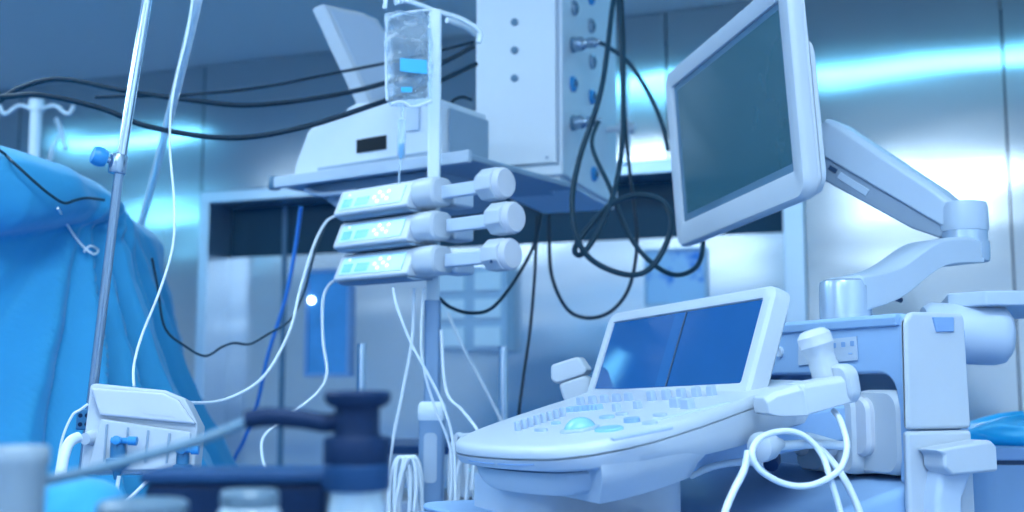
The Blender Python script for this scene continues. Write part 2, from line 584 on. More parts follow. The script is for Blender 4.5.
def disc(u, v, rf, rs, h, mat, name, dome=False):
    c = deckpx(u, v)
    prof = [(1, -.001), (1, h * .6), (.94, h)] if not dome else [(1, -.001)] + [(math.cos(R(a)), h * math.sin(R(a))) for a in range(5, 90, 12)]
    rings = [[c + FD * (rf * r * math.cos(2 * PI * k / 28)) + S * (rs * r * math.sin(2 * PI * k / 28)) + DN * q for k in range(28)] for r, q in prof]
    return obj(name, MB().loft(rings), mat, console)
disc(580, 430, .023, .023, .003, 'key_plastic', 'trackball_ring')
tb = disc(580, 429.5, .0185, .0185, .014, 'deck_cyan', 'trackball', True)
tb['label'] = 'pale cyan trackball'
disc(609, 430, .014, .022, .003, 'deck_cyan', 'oval_button')
disc(632, 422, .008, .013, .005, 'mid_blue', 'oval_button')
disc(607, 418, .008, .013, .003, 'body_plastic', 'oval_button')
disc(622, 415, .006, .012, .003, 'key_plastic', 'oval_button')
disc(650, 424, .007, .013, .003, 'key_plastic', 'oval_button')
disc(660, 416, .006, .013, .003, 'key_plastic', 'oval_button')
disc(541, 431, .006, .014, .003, 'key_plastic', 'oval_button')
disc(556, 424, .005, .010, .003, 'body_plastic', 'oval_button')
# palm-rest groove strips
def strip(pa, pb, wd, h, mat, name):
    a, b = deckpx(*pa), deckpx(*pb)
    d = (b - a)
    e = d.cross(DN).normalized()
    mb = MB().loft([[a - e * wd / 2 - DN * .001, a + e * wd / 2 - DN * .001, b + e * wd / 2 - DN * .001, b - e * wd / 2 - DN * .001],
                    [a - e * wd / 2 + DN * h, a + e * wd / 2 + DN * h, b + e * wd / 2 + DN * h, b - e * wd / 2 + DN * h]])
    return obj(name, mb, mat, console, bevel=.0012)
strip((612, 440), (672, 428), .010, .0022, 'key_plastic', 'palm_strip')
strip((655, 421), (728, 403), .010, .002, 'pale_plastic', 'palm_strip')

# touch screen block on the console
TB = R(20.2)
TS = (S * math.cos(R(1.6)) - UP * math.sin(R(1.6))).normalized()
TV = F.cross(TS)
TV = TV if TV.z > 0 else -TV
TV = (TV * math.cos(TB) - F * math.sin(TB)).normalized()
TNn = TS.cross(TV)
if TNn.dot(F) < 0: TNn = -TNn
TO = P(740, 382, 1.45)
def tpl(u, v, h=0.0):
    p = PP(u, v, TO + TNn * h, TNn)
    q = p - TO
    return q.dot(TS), q.dot(TV)
bl_, tl_, tr_, br_ = tpl(585, 394), tpl(609, 316.5), tpl(774, 283.5), tpl(757, 394)
print('touch corners', bl_, tl_, tr_, br_)
s0, s1 = (br_[0] + tr_[0]) / 2 + .007, (bl_[0] + tl_[0]) / 2
hT = (tl_[1] + tr_[1]) / 2 + .004
ib, it_, ir_, jr = tpl(592, 390), tpl(613, 322), tpl(762, 298), tpl(740, 382)
i0, i1 = (ir_[0] + jr[0]) / 2, (ib[0] + it_[0]) / 2
k0, k1 = (ib[1] + jr[1]) / 2, (it_[1] + ir_[1]) / 2
print('touch s', s0, s1, hT, 'inner', i0, i1, k0, k1)
def trect(a, b, c, d, r, h, n=6):
    return [TO + TS * ((a + b) / 2 + p[0]) + TV * ((c + d) / 2 + p[1]) + TNn * h for p in rrect(b - a, d - c, r, n)]
zb = -.034
tm = MB().loft([trect(i0, i1, k0, k1, .004, -.006), trect(i0 - .001, i1 + .001, k0 - .001, k1 + .001, .004, -.001), trect(i0 - .006, i1 + .006, k0 - .006, k1 + .004, .006, .0),
                trect(s0 + .006, s1 - .005, zb, hT - .006, .014, .0), trect(s0 + .001, s1 - .001, zb, hT - .001, .018, -.004), trect(s0, s1, zb, hT, .018, -.012),
                trect(s0, s1, zb, hT, .018, -.026), trect(s0 + .01, s1 - .01, zb, hT - .01, .016, -.034)])
ts = obj('touch_screen', tm, 'white_plastic', US)
q = obj('screen_glass', MB().prism(trect(i0 + .0005, i1 - .0005, k0 + .0005, k1 - .0005, .003, -.0056), TNn * .002), 'touch_blue', ts)
q['label'] = 'dark blue glass'
im = i0 + (i1 - i0) * .46
obj('screen_divider', MB().prism(trect(im - .002, im + .002, k0 + .001, k1 - .001, .0015, -.0035), TNn * .0012), 'dark_line', ts)
obj('screen_band', MB().prism(trect(im + .003, im + .03, k0 + .001, k1 - .001, .0015, -.0035), TNn * .0006), 'touch_strip', ts)
for (a, b) in ((.32, .88), (.54, .88), (.70, .90)):
    pass

# probe-holder rail along the near side of the deck
rail = MB()
pA, pB = deckpx(772, 399), deckpx(846, 384)
rd = (pB - pA).normalized()
rn = rd.cross(DN).normalized()
if rn.y > 0: rn = -rn
pA, pB = pA - rn * .030, pB - rn * .010
def rsec(p, w, t, b): return [p + rn * w + DN * b, p + rn * w + DN * (t - .006), p + rn * (w - .006) + DN * t, p - rn * (w - .006) + DN * t, p - rn * w + DN * (t - .006), p - rn * w + DN * b]
rail.loft([rsec(pA, .017, .001, -.018), rsec(pA + rd * .012, .020, .006, -.023), rsec(pA + (pB - pA) * .40, .021, .009, -.027), rsec(pA + (pB - pA) * .43, .0195, .007, -.028), rsec(pA + (pB - pA) * .46, .021, .010, -.026), rsec(pB, .020, .010, -.021)])
obj('holder_rail', rail, 'white_plastic', US, bevel=.003)
hold = MB()
hold.loft([on(pB - rd * .006, DN, rn, rrect(.040, .042, .012, 4), rd, 0), on(pB - rd * .006, DN, rn, rrect(.046, .048, .014, 4), rd, .003), on(pB, DN, rn, rrect(.046, .048, .014, 4), rd, .006), on(pB, DN, rn, rrect(.040, .042, .012, 4), rd, .011)])
obj('holder_end', hold, 'white_plastic', US)

# second holder with a handle piece at the far side of the console (left of the touch screen)
# ---- machine body
bz = 1.193
K = [m2(-.2, -.07, 0)]
BF = -.19        # front face plane (f)
def bface(u, v, f=BF):
    p = PP(u, v, m2(f, 0, 0), F)
    q = p - m2(0, 0, 0)
    return q.dot(S), p.z
sR, zR = bface(908, 313)
sL, zL = bface(786, 324)
aL, _ = bface(792, 420)
aR, _ = bface(897, 420)
_, aT = bface(850, 374)
_, aB = bface(850, 478)
print('body', sR, zR, sL, zL, 'alcove', aL, aR, aT, aB)
zt = zR
body = MB()
# face with rounded alcove: header, near cheek, far cheek, floor built as one closed sweep
far_s = sL + .25
def fp(s, z, f): return m2(f, s, z)
dep = .085
shell = [(sR, 0.10), (sR, zt), (far_s, zt), (far_s, 0.10)]
alc = []
rr = .03
for k in range(7):
    a_ = R(90 - 90 * k / 6) if False else R(0)
a0, a1 = aR, far_s - .12
alc = [(a0, aB)] + [(a0 + rr - rr * math.cos(R(90 * k / 6)), aT - rr + rr * math.sin(R(90 * k / 6))) for k in range(7)] + \
      [(a1 - rr + rr * math.sin(R(90 * k / 6)), aT - rr + rr * math.cos(R(90 * k / 6))) for k in range(7)] + [(a1, aB)]
outer = [(sR, .10)] + [(sR, aB)] + [(sR, zt - .012), (sR + .012, zt)] + [(far_s - .012, zt), (far_s, zt - .012), (far_s, aB), (far_s, .10)]
# header piece polygon (above / around alcove)
poly = [(sR, aB)] + [(sR, zt - .014), (sR + .004, zt - .004), (sR + .014, zt)] + [(far_s, zt), (far_s, aB)] + alc[::-1]
body.prism([fp(s, z, BF) for s, z in poly], -F * dep)
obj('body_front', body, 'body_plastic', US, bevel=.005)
obj('header_lip', MB().prism([m2(f, sR + .016, z) for f, z in ((BF - .01, zt + .0005), (BF + .004, zt + .0005), (BF + .007, zt - .004), (BF + .005, zt - .015), (BF - .01, zt - .017))], S * (far_s - sR - .017)), 'body_plastic', US, bevel=.002)
obj('alcove_back', MB().prism([fp(s, z, BF - dep + .01) for s, z in ((sR + .01, aB), (sR + .01, zt - .02), (far_s - .01, zt - .02), (far_s - .01, aB))], -F * .03), 'body_plastic', US)
# lower housing with sloping top towards the user
lowp = [(BF - .10, .12), (BF - .10, aB + .004), (BF - .02, aB + .004), (BF + .02, aB - .004), (BF + .13, aB - .03), (BF + .20, aB - .05), (BF + .24, aB - .09), (BF + .25, .30), (BF + .20, .12)]
low = MB().prism([m2(f, sR + .001, z) for f, z in lowp], S * (far_s - sR))
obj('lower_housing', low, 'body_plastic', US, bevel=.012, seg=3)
# near-side column
def side(u, v, s=None):
    s = sR if s is None else s
    p = PP(u, v, m2(0, s, 0), S)
    q = p - m2(0, 0, 0)
    return q.dot(F), p.z
c0, c1 = side(905, 313, sR - .012)[0], side(964, 313, sR - .012)[0]
d1 = side(971, 400, sR - .012)[0]
jz = side(930, 430, sR - .012)[1]
print('col', c0, c1, d1, jz)
zc = side(930, 312, sR - .012)[1]
colp = [(c0 + .002, jz + .001), (c0, zc - .012), (c0 - .012, zc), (c1, zc), (c1 - .002, zc - .01), (d1, jz + .001)]
obj('side_column', MB().prism([m2(f, sR - .012, z) for f, z in colp], S * .011), 'white_plastic', US, bevel=.006, seg=3)
colq = [(c0 + .004, jz - .001), (d1, jz - .001), (d1 - .003, .7), (d1, .12), (c0 + .01, .12)]
obj('side_skirt', MB().prism([m2(f, sR - .012, z) for f, z in colq], S * .011), 'white_plastic', US, bevel=.006, seg=3)
# release button on the column
q0 = [side(u, v, sR - .0125) for u, v in ((932, 317), (953, 317), (953, 332), (936, 332))]
obj('release_button', MB().prism([m2(f, sR - .015, z) for f, z in q0], S * .006), 'mid_blue', US, bevel=.0015)
# bumper
b0 = side(944, 440, sR - .05)
b1 = side(999, 474, sR - .05)
bw = [(b0[0] + .012, jz - .022), (b0[0], jz - .030), (b0[0], b1[1] + .01), (b0[0] - .012, b1[1]), (b1[0], b1[1] + .003), (b1[0], jz - .020), (b1[0] + .01, jz - .012)]
obj('side_bumper', MB().prism([m2(f, sR - .05, z) for f, z in bw], S * .038), 'white_plastic', US, bevel=.008, seg=3)
obj('bumper_stem', MB().prism([m2(f, sR - .035, z) for f, z in ((b0[0] - .01, b1[1] + .01), (b1[0] + .02, b1[1] + .01), (b1[0] + .045, b1[1] - .03), (b1[0] + .04, .3), (b0[0] + .02, .3), (b0[0], b1[1] - .03))], S * .05), 'pale_plastic', US, bevel=.008, seg=3)
# rear block behind the column, drum and shelf slab
drum_y = 1.62
dc_ = P(966, 334, drum_y)
ax = Vector((1, -.12, -.05)).normalized()
obj('rear_drum', MB().lathe(dc_ - ax * .06, ax, [(.036, 0), (.043, .01), (.043, .085), (.0425, .10), (.039, .112), (.030, .119), (0, .1215)], 36), 'pale_plastic', US)
sz = 1.1 + (385.7 - 322) / FPX * 1.62
shelf_poly = [PZ(u, v, sz) for u, v in ((950, 310), (987, 314), (1060, 318))]
sp = [P(948, 308, 1.62), P(987, 309, 1.57), P(1090, 310, 1.57)]
zsh = sp[0].z
sp = [Vector((p.x, p.y, zsh)) for p in sp]
back = Vector((.30, .95, 0)) * .32
obj('rear_shelf', MB().prism(sp + [sp[2] + back, sp[0] + back], UP * .021), 'arm_light', US, bevel=.003)
# label plate with three icons, power lamp
q4 = [bface(u, v, BF + .001) for u, v in ((799, 342), (857, 336.5), (858, 360), (799, 365.5))]
obj('label_plate', MB().prism([m2(BF + .001, s, z) for s, z in q4], F * .0015), 'pale_plastic', US)
for u, v in ((834, 345.5), (843, 344.5), (852, 343.5)):
    s_, z_ = bface(u, v, BF + .003)
    obj('icon', MB().prism([m2(BF + .002, s_ + x, z_ + y) for x, y in rrect(.008, .007, .0012, 2)], F * .001), 'mid_blue', US)
for u, v in ((832, 355), (850, 353.5)):
    s_, z_ = bface(u, v, BF + .003)
    obj('icon', MB().prism([m2(BF + .002, s_ + x, z_ + y) for x, y in rrect(.008, .002, .0008, 2)], F * .001), 'body_plastic', US)
s_, z_ = bface(780, 352, BF + .001)
obj('power_button', MB().lathe(m2(BF, s_, z_), F, [(.008, 0), (.008, .003), (.006, .004), (.0055, .0025), (0, .0025)], 24), 'pale_plastic', US)
# transducer connectors in the alcove
def connector(u0, u1, v0, v1, f0, depth, lab=None):
    sa, za = bface(u0, v1, f0)
    sb, zb_ = bface(u1, v0, f0)
    c = ((sa + sb) / 2, (za + zb_) / 2)
    w, h = abs(sa - sb), abs(zb_ - za)
    def rg(k, f): return [m2(f, c[0] + p[0] * k, c[1] + p[1] * (k * .5 + .5)) for p in rrect(w, h, min(w, h) * .25, 5)]
    o = obj('transducer_connector', MB().loft([rg(1, f0 - depth), rg(1, f0 - .014), rg(.95, f0 - .005), rg(.84, f0)]), 'white_plastic', US)
    lv = [(c[0] + w * .20 + p[0], c[1] + h * .06 + p[1]) for p in rrect(w * .42, h * .72, w * .205, 7)]
    obj('lever', MB().loft([[m2(f0 - .004, *p) for p in lv], [m2(f0 + .006, *p) for p in lv], [m2(f0 + .011, c[0] + w * .2 + (p[0] - c[0] - w * .2) * .8, c[1] + h * .06 + (p[1] - c[1] - h * .06) * .9) for p in lv]]), 'white_gloss', o)
    return o
connector(851, 899, 390, 472, BF + .004, .075)
connector(822, 853, 394, 472, BF + .02, .085)
connector(795, 822, 396, 470, BF + .012, .08)
# console support bracket between console and body
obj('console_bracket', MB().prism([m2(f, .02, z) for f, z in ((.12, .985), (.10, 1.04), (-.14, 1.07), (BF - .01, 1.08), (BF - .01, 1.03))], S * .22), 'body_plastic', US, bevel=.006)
# plates and lift column under the console belly
bpz = 1.1 - (500 - 385.7) / FPX * 1.2
def plate(f0, f1, sa, sb, z0, z1, r, mat, name):
    pl = [m2((f0 + f1) / 2 + p[0], (sa + sb) / 2 + p[1], z0) for p in rrect(f1 - f0, sb - sa, r, 5)]
    return obj(name, MB().prism(pl, UP * (z1 - z0)), mat, US, bevel=.004)
plate(.13, .35, -.10, .26, .938, .946, .03, 'body_plastic', 'swivel_plate')
plate(.10, .385, -.09, .26, .905, .934, .05, 'body_plastic', 'swivel_base')
plate(.08, .30, 0, .22, .20, .99, .05, 'pale_plastic', 'lift_column')
plate(-.45, .42, -.06, .40, .10, .20, .06, 'pale_plastic', 'base_frame')
for f in (.33, -.36):
    for s in (0, .34):
        obj('caster', MB().lathe(m2(f, s - .02, .05), S, [(.02, -.018), (.05, -.014), (.05, .014), (.02, .018)], 24).box(m2(f, s - .02, .085), (.05, .05, .05), MAX), 'navy', US)

# ---- monitor on the jointed arm
my, mr_, ml_ = R(11.7), R(-1.28), R(3.2)
ms = Vector((-math.sin(my) * math.cos(mr_), math.cos(my) * math.cos(mr_), math.sin(mr_)))
mf = Vector((-math.cos(my), -math.sin(my), 0))
mv = mf.cross(ms)
if mv.z < 0: mv = -mv
mv = (mv * math.cos(ml_) + mf * math.sin(ml_)).normalized()
mn = ms.cross(mv)
if mn.dot(F) < 0: mn = -mn
mIR = P(790, 172, 1.72)
def mq(u, v):
    q = PP(u, v, mIR, mn) - mIR
    return q.dot(ms), q.dot(mv)
eR = (mq(806, 175)[0] + mq(787, 0)[0]) / 2
eB = (mq(800, 195)[1] + mq(690, 247)[1]) / 2
eL = (mq(664, 90)[0] + mq(676, 230)[0]) / 2
eT = mq(700, 44)[1]
mBR = mIR + ms * eR + mv * eB
mBL = mIR + ms * eL + mv * eB
mH = eT - eB
mW = (mBL - mBR).length
def mrect(a, b, c, d, r, h, n=6):
    return [mBR + ms * ((a + b) / 2 + p[0]) + mv * ((c + d) / 2 + p[1]) + mn * h for p in rrect(b - a, d - c, r, n)]
def mpl(u, v):
    q = PP(u, v, mBR, mn) - mBR
    return q.dot(ms), q.dot(mv)
x0 = sum(mpl(*p)[0] for p in ((778, 5), (792, 172))) / 2
x1 = sum(mpl(*p)[0] for p in ((671, 88), (682, 222))) / 2
y0 = sum(mpl(*p)[1] for p in ((682, 222), (791, 172))) / 2
y1 = sum(mpl(*p)[1] for p in ((671, 86), (775, 4))) / 2
print('monitor', mW, mH, x0, x1, y0, y1, 'n', mn)
t0, t1, q0_, q1_ = 0, mW, 0, mH
mon = MB().loft([mrect(x0, x1, y0, y1, .004, -.010), mrect(x0 - .001, x1 + .001, y0 - .001, y1 + .001, .004, -.002), mrect(x0 - .004, x1 + .004, y0 - .004, y1 + .004, .006, 0),
                 mrect(.005, mW - .005, .005, mH - .005, .026, 0), mrect(.001, mW - .001, .001, mH - .001, .03, -.004), mrect(0, mW, 0, mH, .03, -.010), mrect(.002, mW - .002, .002, mH - .002, .03, -.022),
                 mrect(.005, mW - .005, .005, mH - .005, .028, -.024)])
monitor = obj('monitor', mon, 'white_plastic', US)
obj('screen_border', MB().loft([mrect(x0, x1, y0, y1, .004, -.0095), mrect(x0, x1, y0, y1, .004, -.006), mrect(x0 + .012, x1 - .012, y0 + .014, y1 - .010, .003, -.0072), mrect(x0 + .012, x1 - .012, y0 + .014, y1 - .010, .003, -.0095)]), 'bezel_dark', monitor)
q = obj('screen_glass', MB().prism(mrect(x0 + .0115, x1 - .0115, y0 + .0135, y1 - .0095, .003, -.009), mn * .0014), 'screen_teal', monitor)
q['label'] = 'dark teal glass'
obj('rear_shell', MB().loft([mrect(.006, mW - .006, .006, mH - .006, .03, -.022), mrect(.005, mW - .005, .006, mH - .006, .03, -.029), mrect(.010, mW - .010, .012, mH - .012, .03, -.031), mrect(.006, mW - .02, .010, mH - .10, .03, -.0312), mrect(.006, mW - .02, .010, mH - .10, .03, -.038), mrect(.012, mW - .03, .016, mH - .106, .026, -.042)]), 'white_plastic', monitor)
# arm
A0 = P(818, 141, 1.90)
A1 = P(962, 228, 1.74)
B1 = P(960, 232, 1.74)
ad = (A1 - A0).normalized()
an = ad.cross(UP).normalized()
if an.y > 0: an = -an
au = an.cross(ad)
if au.z < 0: au = -au
def asec(p, w, t, b, ch=.008):
    return [p + an * w - au * b, p + an * w + au * (t - ch), p + an * (w - ch) + au * t, p - an * (w - ch) + au * t, p - an * w + au * (t - ch), p - an * w - au * b]
L = (A1 - A0).length
upper = obj('upper_arm', MB().loft([asec(A0, .024, .012, .042), asec(A0 + ad * .05, .026, .012, .048), asec(A0 + ad * L * .8, .026, .012, .038), asec(A0 + ad * L * .96, .024, .012, .028)]), 'arm_grey', US, bevel=.003)
obj('arm_cover', MB().loft([asec(A0 - ad * .004, .020, .030, -.006), asec(A0 + ad * .006, .029, .043, .012), asec(A0 + ad * .03, .031, .046, .014), asec(A0 + ad * L * .80, .031, .036, .011), asec(A0 + ad * L * .98, .029, .028, .010), asec(A0 + ad * (L + .004), .024, .020, .006)]), 'arm_light', upper, bevel=.004)
sl = A0 + ad * .065 + an * .0262 - au * .024
obj('slot', MB().box(sl, (.016, .003, .008), (ad, an, au)), 'dark_line', upper, bevel=.001)
obj('slot_cover', MB().box(sl + ad * .045 - au * .003, (.06, .003, .012), (ad, an, au)), 'arm_light', upper, bevel=.001)
obj('tilt_hinge', MB().lathe(A0 - ad * .01 - an * .03, an, [(.02, 0), (.024, .004), (.024, .056), (.02, .06)], 28).box(A0 - ad * .04, (.08, .035, .04), (ad, an, au)), 'bezel_dark', US, bevel=.002)
# elbow
ez0, ez1 = P(960, 262, 1.74).z, P(960, 203, 1.74).z
ec = Vector((B1.x + .006, B1.y, 0))
rE = .027 * 1.35
obj('elbow_cap', MB().lathe(ec + UP * (ez0 + .047), UP, [(rE * .98, 0), (rE, .003), (rE, ez1 - ez0 - .056), (rE * .93, ez1 - ez0 - .048), (rE * .7, ez1 - ez0 - .046), (0, ez1 - ez0 - .046)], 32), 'arm_light', US)
obj('elbow_post', MB().lathe(ec + UP * ez0, UP, [(rE * .95, 0), (rE, .004), (rE, .030), (rE * .94, .0305), (rE * .94, .048)], 32), 'arm_silver', US)
# lower arm: curved flat bar from elbow to base drum
C0 = P(845, 292, 1.62)
lb = MB()
ctr = spline([ec + UP * (ez0 + .014), ec.lerp(C0, .35).xy.to_3d() + UP * (ez0 + .006), ec.lerp(C0, .7).xy.to_3d() + UP * (C0.z + .016), C0.xy.to_3d() + UP * (C0.z - .004)], 8)
ld = (C0 - ec)
ld.z = 0
ld.normalize()
ln_ = Vector((-ld.y, ld.x, 0))
rings = []
for i, p in enumerate(ctr):
    t = i / (len(ctr) - 1)
    hw = rE * .98
    hh = .018 + .008 * t
    rings.append([p + ln_ * hw - UP * hh, p + ln_ * hw + UP * (hh - .004), p + ln_ * (hw - .006) + UP * hh, p - ln_ * (hw - .006) + UP * hh, p - ln_ * hw + UP * (hh - .004), p - ln_ * hw - UP * hh])
lb.loft(rings)
lower = obj('lower_arm', lb, 'arm_light', US, bevel=.002)
obj('cable_clip', MB().tube([ec.lerp(C0, .62).xy.to_3d() + UP * (C0.z - .004) - ln_ * -.0, ec.lerp(C0, .56).xy.to_3d() + UP * (C0.z - .008)], .004, smooth=False), 'dark_line', lower)
rB = 25.5 / FPX * 1.62
bb = Vector((C0.x, C0.y, 0))
zb0 = zt - .02
obj('arm_base', MB().lathe(bb + UP * zb0, UP, [(rB, 0), (rB, C0.z - zb0 + .006), (rB * .96, C0.z - zb0 + .014), (rB * .85, C0.z - zb0 + .017), (0, C0.z - zb0 + .017)], 40), 'arm_silver', US)

# body top so that arm base has something to stand on
obj('body_top', MB().prism([m2(f, s, zt - .05) for f, s in ((BF - .02, sR + .03), (BF - .02, far_s), (BF - .085, far_s), (BF - .085, sR + .03))], UP * .048), 'body_plastic', US, bevel=.006)

# ------------------------------------------------------------------ probes
def probe(name, pts, secs, label, cable_pts=None):
    """pts: axis points, secs: (half width, half depth) at each"""
    d = (pts[-1] - pts[0]).normalized()
    e1 = d.cross(F).normalized()
    e2 = d.cross(e1).normalized()
    rings = []
    for p, (a, b) in zip(pts, secs):
        rings.append([p + e1 * a * (abs(math.cos(2 * PI * k / 28)) ** .75) * (1 if math.cos(2 * PI * k / 28) > 0 else -1) + e2 * b * (abs(math.sin(2 * PI * k / 28)) ** .75) * (1 if math.sin(2 * PI * k / 28) > 0 else -1) for k in range(28)])
    return rings
pt0 = deckpx(831, 384, .004) + DN * .0
pbase = P(828, 378, 1.36)
ptop = P(812, 331, 1.36)
pr = thing('ultrasound_probe', 'white ultrasound probe standing in the holder at the console end', 'probe', pbase)
def along(t): return pbase + (ptop - pbase) * t
rg = probe('', [along(t) for t in (-.10, 0, .25, .45, .60, .70, .72, .90, 1.0, 1.03)], [(.014, .014), (.0165, .0165), (.0156, .0156), (.0148, .0148), (.0168, .0168), (.0190, .0190), (.0187, .0187), (.0184, .0184), (.0140, .014), (.010, .010)], '')
obj('probe_handle', MB().loft(rg[:6]), 'white_plastic', pr, sharp=60)
obj('probe_head', MB().loft(rg[5:]), 'white_gloss', pr, sharp=30)

# handle-like white probe at the far side of the console
qd = 1.84
hx = thing('wide_probe', 'white angular wide-headed probe standing left of the touch screen', 'probe', P(583, 403, qd))
hp = lambda u, v, dy=0: P(u, v, qd + dy)
def plate_loft(front, back): return MB().loft([front, back])
head = [(550.5, 365), (578, 356), (587, 369), (585, 374), (556, 384), (550.5, 380)]
obj('probe_head', MB().prism([hp(*p) for p in head], Vector((.25, .95, 0)) * .05), 'white_plastic', hx, bevel=.005)
bodyp = [(557, 383.5), (584, 374.5), (590, 380), (590, 403), (566, 407), (561, 396)]
obj('probe_handle', MB().prism([hp(*p) + Vector((.001, .003, 0)) for p in bodyp], Vector((.25, .95, 0)) * .035), 'white_plastic', hx, bevel=.006)

# probe cables (depths follow the near side of the machine)
cable('probe_cable', px([(834, 411), (841, 422), (847, 448), (838, 471), (812, 485), (785, 484), (760, 470), (752, 452), (762, 437), (785, 431), (806, 437), (822, 455), (830, 478), (842, 520), (843, 560)], 1.34,
      Ys=[1.35, 1.32, 1.30, 1.29, 1.27, 1.26, 1.25, 1.25, 1.27, 1.29, 1.30, 1.30, 1.29, 1.29, 1.29]), .0036, 'tube_white', 'white cable looping in a ring from the probe in the holder', 'cable')
cable('probe_cable', px([(848, 447), (828, 441), (806, 436), (824, 452), (845, 480), (862, 520), (866, 560)], 1.30, Ys=[1.42, 1.40, 1.38, 1.36, 1.34, 1.33, 1.33]), .0042, 'tube_white', 'white cable dropping from the alcove past the looped ring', 'cable')
cable('probe_cable', px([(846, 446), (815, 444), (790, 445), (772, 447)], 1.40, 1.36), .0055, 'tube_white', 'thick white cable ending in the round white plug under the rail', 'cable')
cable('probe_cable', px([(748, 452), (744, 470), (733, 492), (724, 515), (716, 550)], 1.27, 1.22), .0042, 'tube_white', 'white cable slanting down to the left under the console side', 'cable')
pg = thing('cable_plug', 'round white plug with dark tip hanging under the console rail', 'plug', P(768, 450, 1.35))
cx = (P(790, 444, 1.37) - P(760, 449, 1.33)).normalized()
obj('plug_body', MB().lathe(P(768, 446, 1.335) - cx * .02, cx, [(.010, 0), (.017, .003), (.0175, .010), (.016, .022), (.010, .034), (.006, .046)], 28), 'white_plastic', pg)
obj('plug_tip', MB().lathe(P(773, 460, 1.345), Vector((-.3, -.6, -.3)), [(.007, -.01), (.009, 0), (.009, .012), (.006, .014)], 20), 'navy', pg)
cable('probe_cable', px([(690, 476), (715, 466), (745, 462), (770, 466)], 1.45, 1.42), .0045, 'tube_white', 'short white cable lying on the lower housing under the console', 'cable')

# ------------------------------------------------------------------ ceiling pendant tower
T1 = P(563, 175, 2.60)
tx = Vector((math.cos(R(20)), -math.sin(R(20)), 0))
ty = Vector((math.sin(R(20)), math.cos(R(20)), 0))
tw, td = .220, .50
tz0 = T1.z
TC = Vector((T1.x, T1.y, 0))
def tp(x, y, z): return TC + tx * x + ty * y + UP * z      # x<0 to the left, y>0 backward
TW = thing('ceiling_pendant', 'white ceiling pendant column with gas outlets on its right side', 'medical pendant', tp(-tw / 2, td / 2, tz0))
TAX = (tx, ty, UP)
obj('column', MB().box(tp(-tw / 2, td / 2, (tz0 + HT - .03) / 2), (tw, td, HT - .03 - tz0), TAX), 'device_white', TW, bevel=.006)
obj('bottom_plate', MB().box(tp(-tw / 2, td / 2, tz0 - .004), (tw - .02, td - .02, .01), TAX), 'device_white', TW)
obj('ceiling_plate', MB().box(tp(-tw / 2, td / 2, HT - .015), (tw + .1, td + .1, .03), TAX), 'device_white', TW, bevel=.004)
def tfront(u, v):
    p = PP(u, v, TC, ty)
    q = p - TC
    return q.dot(tx), q.z
def tside(u, v):
    p = PP(u, v, TC, tx)
    q = p - TC
    return q.dot(ty), q.z
fx0, fz0 = tfront(480, 168)
fx1, _ = tfront(557, 163)
fp_ = obj('front_panel', MB().box(tp((fx0 + fx1) / 2, -.003, (fz0 + 2.70) / 2), (fx1 - fx0, .008, 2.70 - fz0), TAX), 'device_white', TW, bevel=.002)
obj('panel_joint', MB().box(tp((fx0 + fx1) / 2, -.0005, fz0 - .004), (fx1 - fx0 + .01, .003, .003), TAX), 'shelf_grey', TW)
obj('panel_joint', MB().box(tp(fx1 + .004, -.0005, (fz0 + 2.7) / 2), (.003, .003, 2.7 - fz0), TAX), 'shelf_grey', TW)
for u, v, r in ((515.5, 23, .009), (515.5, 51, .009), (515.5, 79, .009), (487, 162, .0025), (548, 158, .0035)):
    x_, z_ = tfront(u, v)
    obj('screw', MB().lathe(tp(x_, -.007, z_), -ty, [(r, 0), (r, .003), (r * .6, .004), (0, .004)], 18), 'bezel_dark' if r > .005 else 'shelf_grey', fp_)
def outlet(u, v, mat, plug=False):
    y_, z_ = tside(u, v)
    o = obj('gas_outlet', MB().lathe(tp(0, y_, z_), tx, [(.019, 0), (.019, .006), (.015, .010), (.012, .010), (.012, .004), (0, .004)], 26), mat, TW)
    obj('outlet_core', MB().lathe(tp(.003, y_, z_), tx, [(.007, 0), (.007, .010), (.004, .012), (0, .012)], 18), 'bezel_dark', o)
    return o, tp(.012, y_, z_)
outlet(573, 8, 'steel_tube'); outlet(590, 26, 'steel_tube'); outlet(591, 62, 'steel_tube')
outlet(572, 84, 'knob_blue'); outlet(591, 97, 'knob_blue'); outlet(590, -2, 'knob_blue')
outlet(593, 174, 'knob_blue')
plugs = []
for u, v in ((572, 45), (572, 123)):
    o, c = outlet(u, v, 'bezel_dark')
    k = obj('plug', MB().lathe(c, tx, [(.017, -.004), (.017, .014), (.013, .018), (.011, .026), (.013, .030), (.013, .045), (.008, .05), (.006, .06)], 22), 'steel_tube', TW)
    plugs.append(c + tx * .06)
# flowmeter on the side
y_, z_ = tside(607, 130)
fmr = thing('flowmeter', 'clear flowmeter tube with white valve on the pendant side', 'flowmeter', tp(.05, y_, z_))
obj('valve_block', MB().lathe(tp(.0, y_, z_), tx, [(.008, 0), (.008, .03), (.014, .031), (.014, .075), (.008, .078)], 20).lathe(tp(.05, y_, z_ - .02), UP, [(.010, 0), (.014, .004), (.014, .045), (.010, .05)], 20), 'white_plastic', fmr)
obj('gauge_tube', MB().lathe(tp(.05, y_, z_ + .028), UP, [(.012, 0), (.012, .12), (.006, .128)], 20), 'clear_tube', fmr)
obj('humidifier_cup', MB().lathe(tp(.05, y_, z_ - .10), UP, [(.006, 0), (.013, .006), (.014, .07), (.012, .08)], 20), 'clear_tube', fmr)
